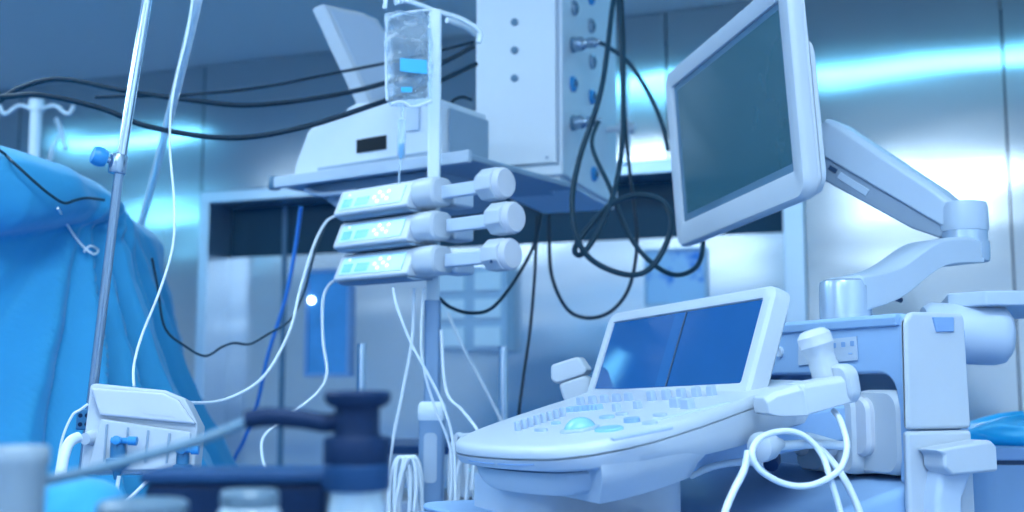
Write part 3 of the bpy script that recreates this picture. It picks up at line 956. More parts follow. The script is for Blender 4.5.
# support rail and shelf carried by the tower
szz = 1.55
def hz(u, v, z): return PZ(u, v, z)
SA, SB = PZ(277, 186, szz), PZ(470, 160, szz)
sdir = (SB - SA); sdir.z = 0; sl_ = sdir.length; sdir.normalize()
snrm = Vector((-sdir.y, sdir.x, 0))
if snrm.y < 0: snrm = -snrm
SAX = (sdir, snrm, UP)
print('shelf', SA, SB, sl_, 'tower', T1)
shp = [SA + snrm * 0, SA + sdir * sl_, SA + sdir * sl_ + snrm * .42, SA + snrm * .30, SA + snrm * .06 - sdir * .012]
obj('shelf', MB().prism([p for p in shp], UP * .014), 'shelf_grey', TW, bevel=.004)
obj('shelf_rim', MB().box(SA + sdir * sl_ / 2 - snrm * .006 + UP * .006, (sl_ + .01, .014, .026), SAX), 'arm_light', TW, bevel=.003)
obj('shelf_corner', MB().lathe(SA - sdir * .006 - snrm * .002 - UP * .008, UP, [(.012, 0), (.014, .003), (.014, .027), (.012, .03)], 18), 'bezel_dark', TW)
obj('shelf_bracket', MB().box(tp(-tw / 2, .05, (szz + tz0) / 2 + .003), (.12, .08, tz0 - szz - .006), TAX), 'shelf_grey', TW)
# tray under the shelf
und = [(.05, 0), (.42, 0), (.36, -.055), (.14, -.055)]
obj('under_tray', MB().prism([SA + sdir * x + snrm * .04 + UP * z for x, z in und], snrm * .26), 'shelf_grey', TW, bevel=.004)
obj('tray_handle', MB().tube([SA + sdir * .07 + snrm * .02 - UP * .012, SA + sdir * .12 + snrm * .02 - UP * .028, SA + sdir * .22 + snrm * .02 - UP * .030], .006), 'pale_plastic', TW)

# ------------------------------------------------------------------ white device standing on the shelf
dvo = SA + snrm * .03 + UP * .014
DV = thing('anesthesia_device', 'bulky white angular medical device with small black display standing on grey shelf', 'medical device', dvo + sdir * .2)
def dpt(u, v):
    q = PP(u, v, dvo, snrm) - dvo
    return q.dot(sdir), q.z - 0
dprof = [(293, 178), (294, 166), (307, 131), (318, 121), (343, 117), (346, 108), (356, 103), (432, 97), (440, 99), (443, 163)]
dpp = [dpt(u, v) for u, v in dprof]
dpp = [(x, max(z, 0)) for x, z in dpp]
dpp[0] = (dpp[0][0], 0.0005); dpp[-1] = (dpp[-1][0], .0005)
r0 = [dvo + sdir * x + UP * z for x, z in dpp]
ins = [dvo + sdir * (x * .985 + .004) + UP * z * .985 + snrm * -.0 for x, z in dpp]
obj('housing', MB().loft([ins, [p + snrm * .008 for p in r0], [p + snrm * .17 for p in r0]]), 'device_white', DV, bevel=.004)
dq = [dpt(u, v) for u, v in ((357, 140), (386.5, 135), (386.5, 149), (357, 153.5))]
obj('display', MB().prism([dvo + sdir * x + UP * z - snrm * .002 for x, z in dq], snrm * .006), 'display_black', DV)
dq = [dpt(u, v) for u, v in ((350, 150), (402, 142), (402, 142.8), (350, 150.8))]
dq = [dpt(u, v) for u, v in ((318, 168), (430, 151), (430, 154), (318, 171))]
obj('seam', MB().prism([dvo + sdir * x + UP * z - snrm * .0015 for x, z in dq], snrm * .003), 'shelf_grey', DV)
dq = [dpt(u, v) for u, v in ((407, 108), (420, 106), (420, 130), (407, 132))]
obj('side_panel', MB().prism([dvo + sdir * x + UP * z - snrm * .004 for x, z in dq], snrm * .006), 'pale_plastic', DV, bevel=.001)

ex = max(p[0] for p in dpp)
obj('side_cover', MB().prism([dvo + sdir * (ex - .001) + snrm * .02 + UP * z_ + snrm * q_ for q_, z_ in ((0, .012), (.14, .012), (.14, .115), (0, .115))], sdir * .004), 'shelf_grey', DV)
# flat white screen housing standing tilted on the device
sh = thing('tilted_screen', 'tilted flat white screen housing rising behind the angular device', 'monitor', P(378, 100, 2.78))
fpoly = [P(323, 3, 2.66), P(362, 12, 2.72), P(376, 20, 2.75), P(387, 46, 2.78), P(392, 108, 2.76), P(372, 108, 2.70)]
nrm_ = (fpoly[1] - fpoly[0]).cross(fpoly[-1] - fpoly[0]).normalized()
cpl = [p - nrm_ * (p - fpoly[0]).dot(nrm_) for p in fpoly]
tdir = Vector((-.9, .25, -.2)) * .03
obj('screen_housing', MB().prism(cpl, Vector((-.030, .008, -.012))), 'white_plastic', sh, bevel=.004)
inner = [cpl[0].lerp(sum(cpl, Vector()) / 6, .14), cpl[1].lerp(sum(cpl, Vector()) / 6, .14), cpl[2].lerp(sum(cpl, Vector()) / 6, .14), cpl[3].lerp(sum(cpl, Vector()) / 6, .14), cpl[4].lerp(sum(cpl, Vector()) / 6, .14), cpl[5].lerp(sum(cpl, Vector()) / 6, .14)]
obj('screen_face', MB().prism([p - Vector((-.030, .008, -.012)) * .02 for p in inner], Vector((.030, -.008, .012)) * .06), 'arm_light', sh)
obj('stand', MB().box(P(380, 108, 2.80), (.05, .05, .06)), 'shelf_grey', sh, bevel=.005)

# ------------------------------------------------------------------ infusion stand with three pumps
PY = 2.13
pc = P(433, 300, PY)
IV = thing('infusion_stand', 'upright white metal infusion stand in the middle carrying three pumps', 'infusion stand', (pc.x, pc.y, 0))
pcb = Vector((pc.x, pc.y, 0))
ztop = P(438, 11, PY).z
zm = P(433, 290, PY).z
zs_ = P(430, 408, PY).z
obj('upper_pole', MB().loft([on(pcb, Vector((1, 0, 0)), Vector((0, 1, 0)), rrect(.024, .024, .004, 3), UP, h) for h in (zm - .1, ztop)]), 'pole_paint', IV)
obj('lower_pole', MB().loft([on(pcb, Vector((1, 0, 0)), Vector((0, 1, 0)), rrect(.030, .030, .006, 3), UP, h) for h in (zs_ - .05, zm - .02)]), 'pole_grey', IV)
obj('sleeve', MB().loft([on(pcb, Vector((1, 0, 0)), Vector((0, 1, 0)), rrect(.046, .046, .006, 3), UP, h) for h in (.12, zs_ - .02)]), 'pole_grey', IV)
obj('collar', MB().loft([on(pcb, Vector((1, 0, 0)), Vector((0, 1, 0)), rrect(w, w, .006, 3), UP, h) for w, h in ((.046, zs_ - .022), (.05, zs_ - .018), (.05, zs_ + .004), (.04, zs_ + .012))]), 'pole_paint', IV)
obj('sleeve_plate', MB().loft([on(pcb + Vector((-.001, -.0225, 0)) + UP * (zs_ - .09), Vector((1, 0, 0)), UP, rrect(.024, .09, .008, 4), Vector((0, 1, 0)), h) for h in (-.003, .004)]), 'arm_light', IV)
hk = MB()
hz_ = ztop - .004
hk.tube([pcb + UP * hz_ + Vector((-.075, -.03, .010)), pcb + UP * hz_ + Vector((-.05, -.02, .016)), pcb + UP * (hz_ + .004), pcb + UP * hz_ + Vector((.05, .02, -.006)), pcb + UP * hz_ + Vector((.085, .03, -.028)), pcb + UP * hz_ + Vector((.083, .03, -.05))], .005)
hk.tube([pcb + UP * hz_ + Vector((-.06, -.03, .012)), pcb + UP * hz_ + Vector((-.075, -.035, .032)), pcb + UP * hz_ + Vector((-.088, -.036, .026)), pcb + UP * hz_ + Vector((-.094, -.036, -.004))], .004)
obj('hook', hk, 'pole_paint', IV)
for k in range(5):
    a = R(20 + 72 * k)
    d = Vector((math.cos(a), math.sin(a), 0))
    lg = obj('leg', MB().tube([pcb + UP * .13, pcb + d * .12 + UP * .11, pcb + d * .3 + UP * .07], .014), 'pole_grey', IV)
    obj('caster', MB().lathe(pcb + d * .3 + Vector((-d.y, d.x, 0)) * -.012 + UP * .032, Vector((-d.y, d.x, 0)), [(.012, 0), (.032, .003), (.032, .021), (.012, .024)], 20), 'navy', lg)

# pumps: local axis e along the pump (to the right, toward the viewer), n = pump front
pe = Vector((math.cos(R(40)), -math.sin(R(40)), 0))
pf = Vector((-pe.y, pe.x, 0))
if pf.y > 0: pf = -pf         # front, towards the viewer
pf = Vector((-math.sin(R(40)), -math.cos(R(40)), 0))
def pump(label):
    zz = P(425, 207, PY).z
    base = P(426, 210, PY - .085)
    t = thing('syringe_pump', label, 'infusion pump', base, 0, 'syringe pumps on the stand')
    def q(x, y, z): return base + pe * x + pf * y + UP * z
    Lp = .198
    prof = [(-.028, .000), (.0, -.001), (.045, .0), (.050, .004), (.030, .049), (.022, .053), (-.02, .0545), (-.028, .052)]
    case = obj('case', MB().prism([q(-Lp, y, z) for y, z in prof], pe * Lp), 'white_plastic', t, bevel=.004)
    obj('base_strip', MB().prism([q(-Lp + .006, y, z) for y, z in ((-.02, -.003), (.03, -.006), (.046, -.002), (-.02, .003))], pe * (Lp - .01)), 'shelf_grey', t)
    # slanted panel on the front
    a, b = Vector((.050, .004)), Vector((.030, .049))
    def s(x, k, h=0):
        y, z = a.lerp(b, k)
        nn = Vector((b.y - a.y, a.x - b.x)).normalized()
        return q(x, y + nn.x * h, z + nn.y * h)
    pnl = obj('panel', MB().loft([[s(x, k, h) for x, k in ((-Lp + .014, .16), (-.018, .16), (-.018, .9), (-Lp + .014, .9))] for h in (-.001, .0015)]), 'panel_cyan', t)
    for x0_, x1_ in ((-.178, -.153), (-.142, -.108)):
        obj('display', MB().loft([[s(x, k, h) for x, k in ((x0_, .25), (x1_, .25), (x1_, .62), (x0_, .62))] for h in (.001, .0022)]), 'display_cyan', pnl)
    pu = (s(-.1, .9) - s(-.1, .16)).normalized()
    pnn = pe.cross(pu).normalized()
    if pnn.dot(pf) < 0: pnn = -pnn
    for x, k in ((-.092, .5), (-.081, .70), (-.081, .32), (-.070, .52), (-.057, .68), (-.057, .38)):
        obj('button', MB().lathe(s(x, k, .001), pnn, [(.0042, 0), (.0042, .002), (.003, .003), (0, .003)], 16), 'button_white', pnl)
    obj('button', MB().lathe(s(-.165, .78, .001), pnn, [(.003, 0), (.003, .002), (0, .003)], 14), 'button_white', pnl)
    # rounded clamp housing at the right end
    cl = MB().loft([on(q(x, .008, .028), pf, UP, rrect(.062 * k, .053 * k, .020 * k, 5)) for x, k in ((-.006, .86), (.0, .97), (.008, 1), (.038, 1), (.046, .95), (.050, .8))])
    obj('clamp_housing', cl, 'white_plastic', t)
    # guide rods and plunger block
    obj('plunger_bar', MB().box(q(.10, .005, .026), (.11, .014, .024), (pe, pf, UP)), 'pale_plastic', t, bevel=.003)
    oc = [(.034 * math.cos(R(22.5 + 45 * k)), .0295 * math.sin(R(22.5 + 45 * k))) for k in range(8)]
    pb = MB().loft([on(q(x, .005, .027), pf, UP, [(p[0] * k, p[1] * k) for p in oc]) for x, k in ((.145, .86), (.152, 1), (.185, 1))])
    pbl = obj('plunger_block', pb, 'white_plastic', t, bevel=.003)
    obj('end_cap', MB().lathe(q(.183, .005, .027), pe, [(.0275, 0), (.0275, .008), (.024, .013), (0, .014)], 28), 'white_gloss', pbl)
    # pole clamp behind
    obj('pole_clamp', MB().box(q(.024, -.055, .025), (.045, .052, .036), (pe, pf, UP)), 'pale_plastic', t, bevel=.006)
    return t
pm1 = pump('topmost of the three white syringe pumps, just under the grey shelf')
dz2 = P(424, 240, PY).z - P(424, 208, PY).z
dup(pm1, (0.0, 0, dz2 - .0005), 'middle of the three white syringe pumps stacked on the stand')
dup(pm1, (0.002, 0, 2 * dz2 - .001), 'lowest of the three white syringe pumps stacked on the stand')
for o_ in COL.objects:
    if o_.name == 'syringe_pump.002':
        W[o_.name] = Matrix.Translation(o_.location)
        b_ = o_.location
        obj('dot_mark', MB().lathe(b_ + pe * .186 + pf * .0355 + UP * .013, pf, [(.003, 0), (.003, .0012), (0, .0015)], 14), 'dark_line', o_)
CP = [o for o in COL.objects if o.name.startswith('syringe_pump')]
for o, dx in zip(CP, (0, .022, .012)):
    for ch in o.children:
        if ch.name.startswith('plunger_block'):
            ch.location = pe * dx
        if ch.name.startswith('plunger_bar'):
            ch.location = pe * dx * .7

# fluid bag
bc = P(413, 60, 2.06)
bag = thing('fluid_bag', 'clear crumpled fluid bag with cyan label hanging from the stand hook', 'fluid bag', P(413, 106, 2.06))
def bagring(t):
    v = 14 + 92 * t
    w = .043 * (1 if t < .93 else 1 - (t - .93) * 3)
    th_ = .004 + .020 * math.sin(PI * min(1, t * .9 + .12)) ** 1
    c = P(408.5, v, 2.06)
    r = []
    for k in range(40):
        a = 2 * PI * k / 40
        n_ = noise.noise(Vector((math.cos(a) * 1.6, math.sin(a) * 1.6, t * 7))) * .012
        r.append(c + Vector((math.cos(a) * (w + n_ * .5), 0, 0)) + Vector((0, 1, 0)) * (math.sin(a) * (th_ + n_)) + UP * n_ * .4)
    return r
obj('bag_film', MB().loft([bagring(i / 24) for i in range(25)]), 'clear_bag', bag)
obj('bag_label', MB().prism([P(u, v, 2.028) for u, v in ((400, 58), (427, 60), (427, 74), (400, 71))], Vector((0, .003, 0))), 'label_cyan', bag)
obj('bag_label', MB().prism([P(u, v, 2.030) for u, v in ((401, 87), (412, 87), (412, 92), (401, 92))], Vector((0, .003, 0))), 'label_cyan', bag)
obj('port_seam', MB().tube(px([(392, 104), (402, 102), (412, 107), (424, 104), (432, 101)], 2.05), .003), 'tube_white', bag)
# side hanging edge strip
obj('bag_seam', MB().tube(px([(387, 18), (386, 60), (387, 100)], 2.06), .0025).tube(px([(388, 18), (410, 12), (432, 10)], 2.06), .0025), 'tube_white', bag)
# drip chamber
dcm = thing('drip_chamber', 'clear drip chamber half full of blue fluid below the bag', 'drip chamber', P(401, 160, 2.05))
ca, cb_ = P(402, 118, 2.05), P(401, 160, 2.05)
axd = (cb_ - ca).normalized()
ll = (cb_ - ca).length
obj('chamber_wall', MB().lathe(ca, axd, [(.003, -.025), (.003, 0), (.0075, .004), (.0075, ll * .9), (.003, ll)], 20), 'clear_tube', dcm)
obj('chamber_fluid', MB().lathe(ca + axd * ll * .62, axd, [(.0062, 0), (.0062, ll * .25), (.003, ll * .33)], 18), 'label_cyan', dcm)
cable('drip_tube', px([(401, 160), (399, 178), (402, 195)], 2.05), .002, 'clear_tube', 'thin clear tube running down from the drip chamber', 'tube')

# ------------------------------------------------------------------ cables on the pendant
cable('black_cable', px([(620, -170), (616, -25), (612, 10), (601, 90), (579, 160), (572, 207), (580, 245), (601, 266), (634, 275), (656, 262), (671, 228), (664, 203), (638, 195), (610, 205), (588, 228), (575, 248), (580, 255), (592, 242), (606, 215), (617, 180), (623, 130), (622, 60), (618, -25), (624, -170)], 2.3,
      Ys=[2.60, 2.50, 2.46, 2.38, 2.34, 2.31, 2.30, 2.30, 2.30, 2.31, 2.33, 2.36, 2.38, 2.37, 2.35, 2.34, 2.33, 2.34, 2.36, 2.4, 2.45, 2.50, 2.54, 2.64]), .0060, 'rubber_blue', 'thick black cable hanging in a wide loop beside the pendant')
p0 = plugs[1]
cable('black_cable', [p0 - tx * .006] + px([(592, 146), (610, 188), (629, 235), (652, 263), (676, 275), (697, 266), (703, 242), (699, 215)], 2.3, Ys=[2.56, 2.46, 2.42, 2.4, 2.42, 2.45, 2.5, 2.55]), .0053, 'rubber_blue', 'black cable from the lower outlet plug curving behind the monitor')
cable('black_cable', px([(549, 214), (549, 235), (552, 277), (568, 310), (592, 318), (615, 308), (631, 282), (637, 235), (630, 174), (625, 118), (624, 50), (622, -25), (628, -150)], 2.6, Ys=[2.58, 2.58, 2.58, 2.58, 2.58, 2.58, 2.58, 2.58, 2.62, 2.66, 2.7, 2.7, 2.74]), .0044, 'rubber', 'thin black cable drooping lowest under the pendant')
cable('black_cable', [plugs[0] - tx * .006] + px([(608, 47), (628, 62), (648, 92), (662, 124), (668, 150)], 2.4, Ys=[2.64, 2.62, 2.6, 2.58, 2.56]), .0053, 'rubber_blue', 'black cable from the upper outlet plug arching to the monitor')
cable('black_cable', px([(541, 214), (534, 245), (515, 280), (492, 308), (470, 313), (450, 307), (438, 297)], 2.5, 2.25), .0038, 'rubber', 'black cable from pendant underside sagging to the infusion stand')
cable('black_cable', px([(537, 216), (535, 270), (530, 330), (523, 380), (518, 425), (519, 470)], 2.55, 2.45), .0036, 'rubber', 'black cable dropping straight from the pendant behind the console')
cable('black_cable', px([(-420, 60), (-160, 110), (-60, 122), (-10, 106), (20, 88), (60, 79), (120, 90), (190, 100), (255, 105), (350, 92), (430, 68), (474, 46)], 2.3, 2.40), .0056, 'rubber', 'upper thick black cable swung from the left edge to the pendant')
cable('black_cable', px([(-420, 20), (-200, 78), (-60, 95), (0, 97), (40, 95), (100, 108), (150, 127), (230, 138), (300, 128), (370, 106), (430, 85), (476, 64)], 2.2, Ys=[2.1, 2.1, 2.1, 2.1, 2.1, 2.12, 2.14, 2.16, 2.18, 2.2, 2.3, 2.42]), .0056, 'rubber', 'lowest thick black cable sagging from the left edge to the pendant')
cable('black_cable', px([(95, 97), (180, 95), (256, 88), (330, 74), (400, 60), (474, 42)], 2.42, 2.53, ), .0036, 'rubber', 'thin black cable strung above the device toward the pendant')
cable('black_cable', px([(472, 100), (462, 97), (452, 102), (458, 112), (468, 116), (474, 120)], 2.42, 2.45), .004, 'rubber', 'short black cable curl between bag pole and pendant upper edge')
cable('black_cable', px([(474, 143), (464, 143), (458, 152), (459, 168)], 2.42, 2.38), .004, 'rubber', 'short black cable hook just above the top pump')
cable('white_hose', px([(447, 20), (462, 25), (470, 30), (474, 34)], 2.3, 2.4), .006, 'tube_white', 'short white hose from stand top to the pendant', 'hose')

# ------------------------------------------------------------------ white and blue lines
cable('white_line', px([(338, 215), (326, 222), (314, 245), (300, 290), (290, 330), (265, 375), (230, 398), (195, 403), (160, 398), (145, 392)], 2.2, Ys=[2.24, 2.22, 2.18, 2.12, 2.05, 1.9, 1.8, 1.7, 1.62, 1.58]), .0027, 'tube_white', 'white line from the top pump down to the drain box', 'line')
cable('white_line', px([(341, 279), (330, 284), (323, 300), (323, 340), (327, 372), (318, 392), (290, 415), (265, 435), (262, 455), (269, 485), (272, 540)], 2.25, 2.0), .0027, 'tube_white', 'white line from the lowest pump dropping beside the blue window', 'line')
cable('blue_cable', px([(301, 207), (295, 250), (285, 300), (268, 355), (257, 405), (244, 440), (232, 466), (222, 520)], 2.63, 2.95), .0048, 'cable_blue', 'bright blue cable hanging from the left end of the shelf')
cable('thin_wire', px([(152, 258), (158, 290), (165, 328), (185, 346), (205, 356), (222, 347), (234, 343), (250, 344), (268, 334), (290, 320), (304, 292), (314, 255), (326, 225)], 2.1, 2.3), .0024, 'rubber_blue', 'thin dark wavy wire in front of the steel door', 'wire')
cable('clear_hose', px([(212, -330), (206, -120), (200, -20), (193, 20), (180, 75), (166, 130), (152, 185), (138, 235)], 1.9, Ys=[1.9, 1.9, 1.9, 1.95, 2.1, 2.3, 2.6, 2.9]), .0085, 'clear_hose_skin', 'thick clear hose hanging down right of the leaning pole', 'hose')
cable('clear_line', px([(206, -330), (200, -120), (194, -20), (188, 30), (177, 75), (171, 110), (170, 150), (174, 200), (173, 245), (160, 290), (142, 335), (134, 365), (134, 386)], 1.85, 1.585), .0019, 'tube_white', 'thin white line dangling right of the leaning pole to the drain box', 'line')
# lines under the pumps
cable('white_line', px([(393, 288), (398, 310), (412, 345), (430, 378), (445, 410), (454, 450), (456, 520)], 2.05, 2.0), .0026, 'tube_white', 'white line crossing in front of the stand column', 'line')
cable('white_line', px([(414, 288), (412, 340), (403, 390), (393, 440), (388, 480), (390, 530)], 2.08, 2.1), .0032, 'tube_white', 'white line hanging left of the stand column', 'line')
cable('white_line', px([(441, 330), (446, 390), (462, 410), (474, 425), (480, 435)], 2.1, 2.0), .0030, 'tube_white', 'white line curving from stand column toward the console nose', 'line')
cable('white_line', px([(447, 312), (462, 345), (478, 375), (496, 410), (506, 430)], 2.5, 2.5), .0034, 'tube_white', 'pale line slanting behind the stand toward the grey post', 'line')
cable('white_line', px([(424, 288), (421, 330), (424, 370), (436, 410), (448, 440), (452, 470), (448, 530)], 2.07, 2.02), .0024, 'tube_white', 'thin white line lying along the stand column', 'line')
# coiled white tubes hung on the sleeve
def coil(name, c, ax_, bx_, n, r, label):
    t = []
    for i in range(n * 14 + 1):
        a = 2 * PI * i / 14
        k = 1 + .06 * math.sin(i * .9)
        t.append(c + ax_ * math.cos(a) * k + bx_ * math.sin(a) * k + Vector((0, .009, 0)) * (i / 14) + Vector((.011, 0, 0)) * math.sin(i * .37))
    return cable(name, t, r, 'tube_white', label, 'tube', res=2)
coil('coiled_tube', P(403, 510, 2.02), Vector((.020, 0, 0)), Vector((0, 0, .090)), 7, .0036, 'coil of white tubing hanging left of the stand column')
coil('coiled_tube', P(462, 490, 2.10), Vector((.018, 0, 0)), Vector((0, 0, .10)), 4, .0036, 'coil of white tubing hanging right of the stand column')

# ------------------------------------------------------------------ background trolley with two uprights
TY = 2.75
zt_ = P(480, 446, TY).z
tr0 = thing('equipment_trolley', 'low white equipment trolley with two steel posts behind the infusion stand', 'trolley', (P(450, 500, TY).x, TY + .2, 0))
xa, xb = P(345, 446, TY).x, P(585, 446, TY).x
obj('tray', MB().box(((xa + xb) / 2, TY + .2, zt_ - .01), (xb - xa, .4, .02)), 'navy_light', tr0, bevel=.004)
obj('unit', MB().box(((xa + xb) / 2 + .1, TY + .2, zt_ - .075), (xb - xa - .3, .36, .10)), 'white_plastic', tr0, bevel=.008)
obj('drawer_block', MB().box(((xa + xb) / 2, TY + .2, (zt_ - .13 + .1) / 2), (xb - xa - .02, .38, zt_ - .13 - .1)), 'pale_plastic', tr0, bevel=.008)
for u in (469, 487):
    c = P(u, 468, TY + .018)
    obj('indicator', MB().lathe(Vector((c.x, TY + .021, c.z)), Vector((0, -1, 0)), [(.006, 0), (.006, .003), (0, .004)], 14), 'led', tr0)
for u, v in ((361.5, 343), (503, 346)):
    c = P(u, v, TY + .05)
    obj('post', MB().lathe(Vector((c.x, c.y, zt_)), UP, [(.012, 0), (.012, c.z - zt_ - .002), (.010, c.z - zt_), (0, c.z - zt_)], 20), 'chrome', tr0)
for x in (xa + .08, xb - .08):
    for y in (TY + .06, TY + .34):
        obj('caster', MB().lathe((x - .012, y, .05), Vector((1, 0, 0)), [(.02, 0), (.05, .003), (.05, .021), (.02, .024)], 20).box((x, y, .085), (.03, .03, .06)), 'navy', tr0)

# ------------------------------------------------------------------ left: leaning pole, drain box, drape
pA_ = P(152, -30, 1.66)
pB_ = P(79, 505, 1.66)
jn = P(119.5, 168, 1.66)
dpole = (pB_ - jn).normalized()
dup_ = (jn - pA_).normalized()
foot = jn + dpole * ((.06 - jn.z) / dpole.z)
LP = thing('drip_pole', 'leaning chrome drip pole with blue clamp knob before the blue drape', 'pole', (foot.x, foot.y, 0))
obj('upper_tube', MB().lathe(pA_ - dup_ * .2, dup_, [(.0075, 0), (.0075, (jn - pA_).length + .2)], 20), 'chrome', LP)
obj('lower_tube', MB().lathe(jn, dpole, [(.0088, -.02), (.0088, 0), (.0070, .006), (.0070, (foot - jn).length)], 20), 'steel_tube', LP)
kc = P(118, 163, 1.655)
kdir = (P(100, 157, 1.64) - kc).normalized()
kb = obj('clamp_bracket', MB().lathe(kc - dpole * .012, dpole, [(.012, 0), (.013, .002), (.013, .026), (.012, .028)], 20).lathe(kc, kdir, [(.005, 0), (.005, .02)], 14), 'steel_tube', LP)
obj('clamp_knob', MB().lathe(kc + kdir * .016, kdir, [(.006, 0), (.012, .002), (.0145, .008), (.0145, .016), (.012, .022), (0, .024)], 24), 'knob_blue', kb)
for k in range(4):
    a = R(30 + 90 * k)
    d = Vector((math.cos(a), math.sin(a), 0))
    obj('leg', MB().tube([foot + UP * .03, foot + d * .13 + UP * .0, foot + d * .26 - UP * .045], .012), 'steel_tube', LP)

# drain box
BY = 1.56
bxn = Vector((.12, -.985, .10)).normalized()
BX = thing('drain_box', 'white ribbed plastic drain box with blue valves hung on the leaning pole', 'drain box', P(140, 475, BY))
fo = P(140, 435, BY)
def fpl(u, v, h=0.0): return PP(u, v, fo, bxn) + bxn * h
lowf = [(101, 425), (196, 432), (194, 473), (80, 472)]
lowp_ = [(90, 386), (93, 383), (165, 390), (185, 398), (198, 424), (194, 470), (190, 474), (84, 474), (80, 470)]
bm_ = MB().loft([[fpl(u, v, -.07) for u, v in lowp_], [fpl(u, v, 0) for u, v in lowp_]])
obj('box_body', bm_, 'white_plastic', BX, bevel=.004)
lidp = [(92, 388), (165, 393), (179, 400), (197, 425), (101, 416)]
obj('box_lid', MB().loft([[fpl(u, v, -.03) for u, v in lidp], [fpl(u, v, .012) for u, v in lidp]]), 'white_gloss', BX, bevel=.004)
front = [(102, 419), (192, 432.5), (190, 470), (88, 471)]
obj('box_front', MB().loft([[fpl(u, v, -.001) for u, v in front], [fpl(u, v, .010) for u, v in front]]), 'white_plastic', BX, bevel=.003)
for u in (109, 130, 150, 171):
    t = (u - 102) / 92
    obj('rib', MB().tube([fpl(u, 424 + 13 * t, .012), fpl(u - 3, 462 + 2 * t, .012)], .0016, smooth=False), 'shelf_grey', BX)
lab_ = [(140, 404), (172, 408), (176, 418), (144, 414)]
obj('paper_label', MB().loft([[fpl(u, v, .011) for u, v in lab_], [fpl(u, v, .0128) for u, v in lab_]]), 'white_gloss', BX)
def valve(u, v, sc_):
    c = fpl(u, v, .02)
    ob = obj('valve', MB().lathe(c + UP * .022 * sc_, -UP, [(.009 * sc_, 0), (.010 * sc_, .002), (.010 * sc_, .026 * sc_), (.015 * sc_, .028 * sc_), (.0155 * sc_, .036 * sc_), (.006 * sc_, .044 * sc_), (.004 * sc_, .055 * sc_)], 22), 'valve_blue', BX)
    obj('valve_tap', MB().lathe(c + UP * .018 * sc_ + bxn * .006, Vector((1, 0, -.03)), [(.004, -.008), (.004, .014 * sc_), (.006, .015 * sc_), (.006, .026 * sc_), (0, .027 * sc_)], 16).lathe(c + UP * .018 * sc_, bxn, [(.006, 0), (.006, .014), (0, .016)], 16), 'knob_blue', ob)
valve(121, 455, 1.0); valve(185, 462, .85)
cc = fpl(82, 418, -.03)
cn = obj('connector', MB().box(cc, (.022, .03, .028)), 'valve_blue', BX, bevel=.003)
for i in range(2):
    for j in range(2):
        obj('port_hole', MB().lathe(cc + Vector((-.004 + .009 * i, -.015, -.006 + .012 * j)), Vector((0, -1, 0)), [(.003, 0), (.003, .001), (0, .001)], 12), 'navy', cn)
obj('nozzle', MB().lathe(fpl(98, 436, -.02), (P(76, 440, 1.52) - fpl(98, 436, -.02)), [(.014, 0), (.012, .014), (.009, .028), (.008, .036)], 20), 'white_plastic', BX)
cable('white_hose', px([(79, 437), (70, 442), (64, 456), (60, 480), (57, 515), (54, 580)], 1.52, 1.46), .0072, 'tube_white', 'fat white hose bending down from the drain box nozzle', 'hose')
cable('white_line', px([(119, 476), (117, 492), (121, 504), (132, 496), (150, 478), (152, 474)], 1.53, 1.54), .0026, 'tube_white', 'white line looping below the left drain box valve', 'line')
cable('white_line', px([(88, 404), (80, 410), (72, 416), (62, 440), (56, 478)], 1.55, 1.54), .0018, 'tube_white', 'hair-thin white line at the left corner of the drain box', 'line')

# drape: cloth tented over a frame
DC = Vector((-1.75, 2.42, 0))
FT = [(-4, -.02), (-1.4, .0), (-.95, -.06), (-.47, -.10), (-.42, .02), (-.34, -.015), (-.25, .035), (-.19, -.035), (-.09, .03), (-.03, -.04), (.05, .045), (.14, .03), (.18, -.045), (.3, .015), (.42, -.025), (.55, .03), (.7, -.02), (.9, .02), (1.2, -.01), (6, 0)]
def fold_at(x):
    for (x0, y0), (x1, y1) in zip(FT, FT[1:]):
        if x <= x1:
            t = max(0, (x - x0) / (x1 - x0))
            return y0 + (y1 - y0) * (t * .6 + .4 * t * t * (3 - 2 * t))
    return 0
def cusp(x): return 1 - 2 * abs(math.sin(x)) ** .75
def drape_r(phi, z, ztop_):
    c, s = math.cos(phi), math.sin(phi)
    base = 1 / ((abs(c) / .95) ** 3.0 + (abs(s) / .52) ** 3.0) ** (1 / 3.0)
    d = max(0, ztop_ - z)
    dd = min(d, .70)
    flare = (.03 * min(1, d / .05) + .46 * dd * dd) * (.55 + .45 * abs(c)) + .02 * max(0, d - .70)
    lw = min(1, max(0, (-.10 - phi) / .35)) if phi > -2.2 else 0
    d0 = .05 + .13 * lw
    x = (d - d0 * .5) / (d0 * .5)
    roll = .10 * lw * math.sqrt(max(0, 1 - x * x)) - .05 * lw * (1 / (1 + math.exp(-(d - d0) / .004))) * math.exp(-max(0, d - d0) / .25)
    amp = min(1, max(0, d - d0 * lw * .9) / .30)
    # folds fan out from the gathered corner
    fan = (phi + .16) / (d + .16)
    fan += .05 * noise.noise(Vector((fan * 3, d * 3, 5)))
    fold = amp * ((.75 + 1.3 * d) * fold_at(fan) + .006 * cusp(26 * fan) + (.02 * cusp(6.5 * phi + d) if abs(fan) > 1.2 else 0))
    gather = .010 * math.sin(60 * phi + 9 * noise.noise(Vector((phi * 6, d * 9, 1)))) * math.exp(-((phi + .16) / .16) ** 2) * math.exp(-((d - .06) / .07) ** 2)
    wr = .012 * noise.noise(Vector((phi * 4, z * 5, 3))) + .006 * noise.noise(Vector((phi * 13, z * 14, 7)))
    return base + flare + roll + fold + gather + wr - .02
def ztop_of(phi):
    return 1.468 + .04 * max(0, -math.cos(phi - .2)) + .15 * max(0, math.sin(-phi)) ** .8
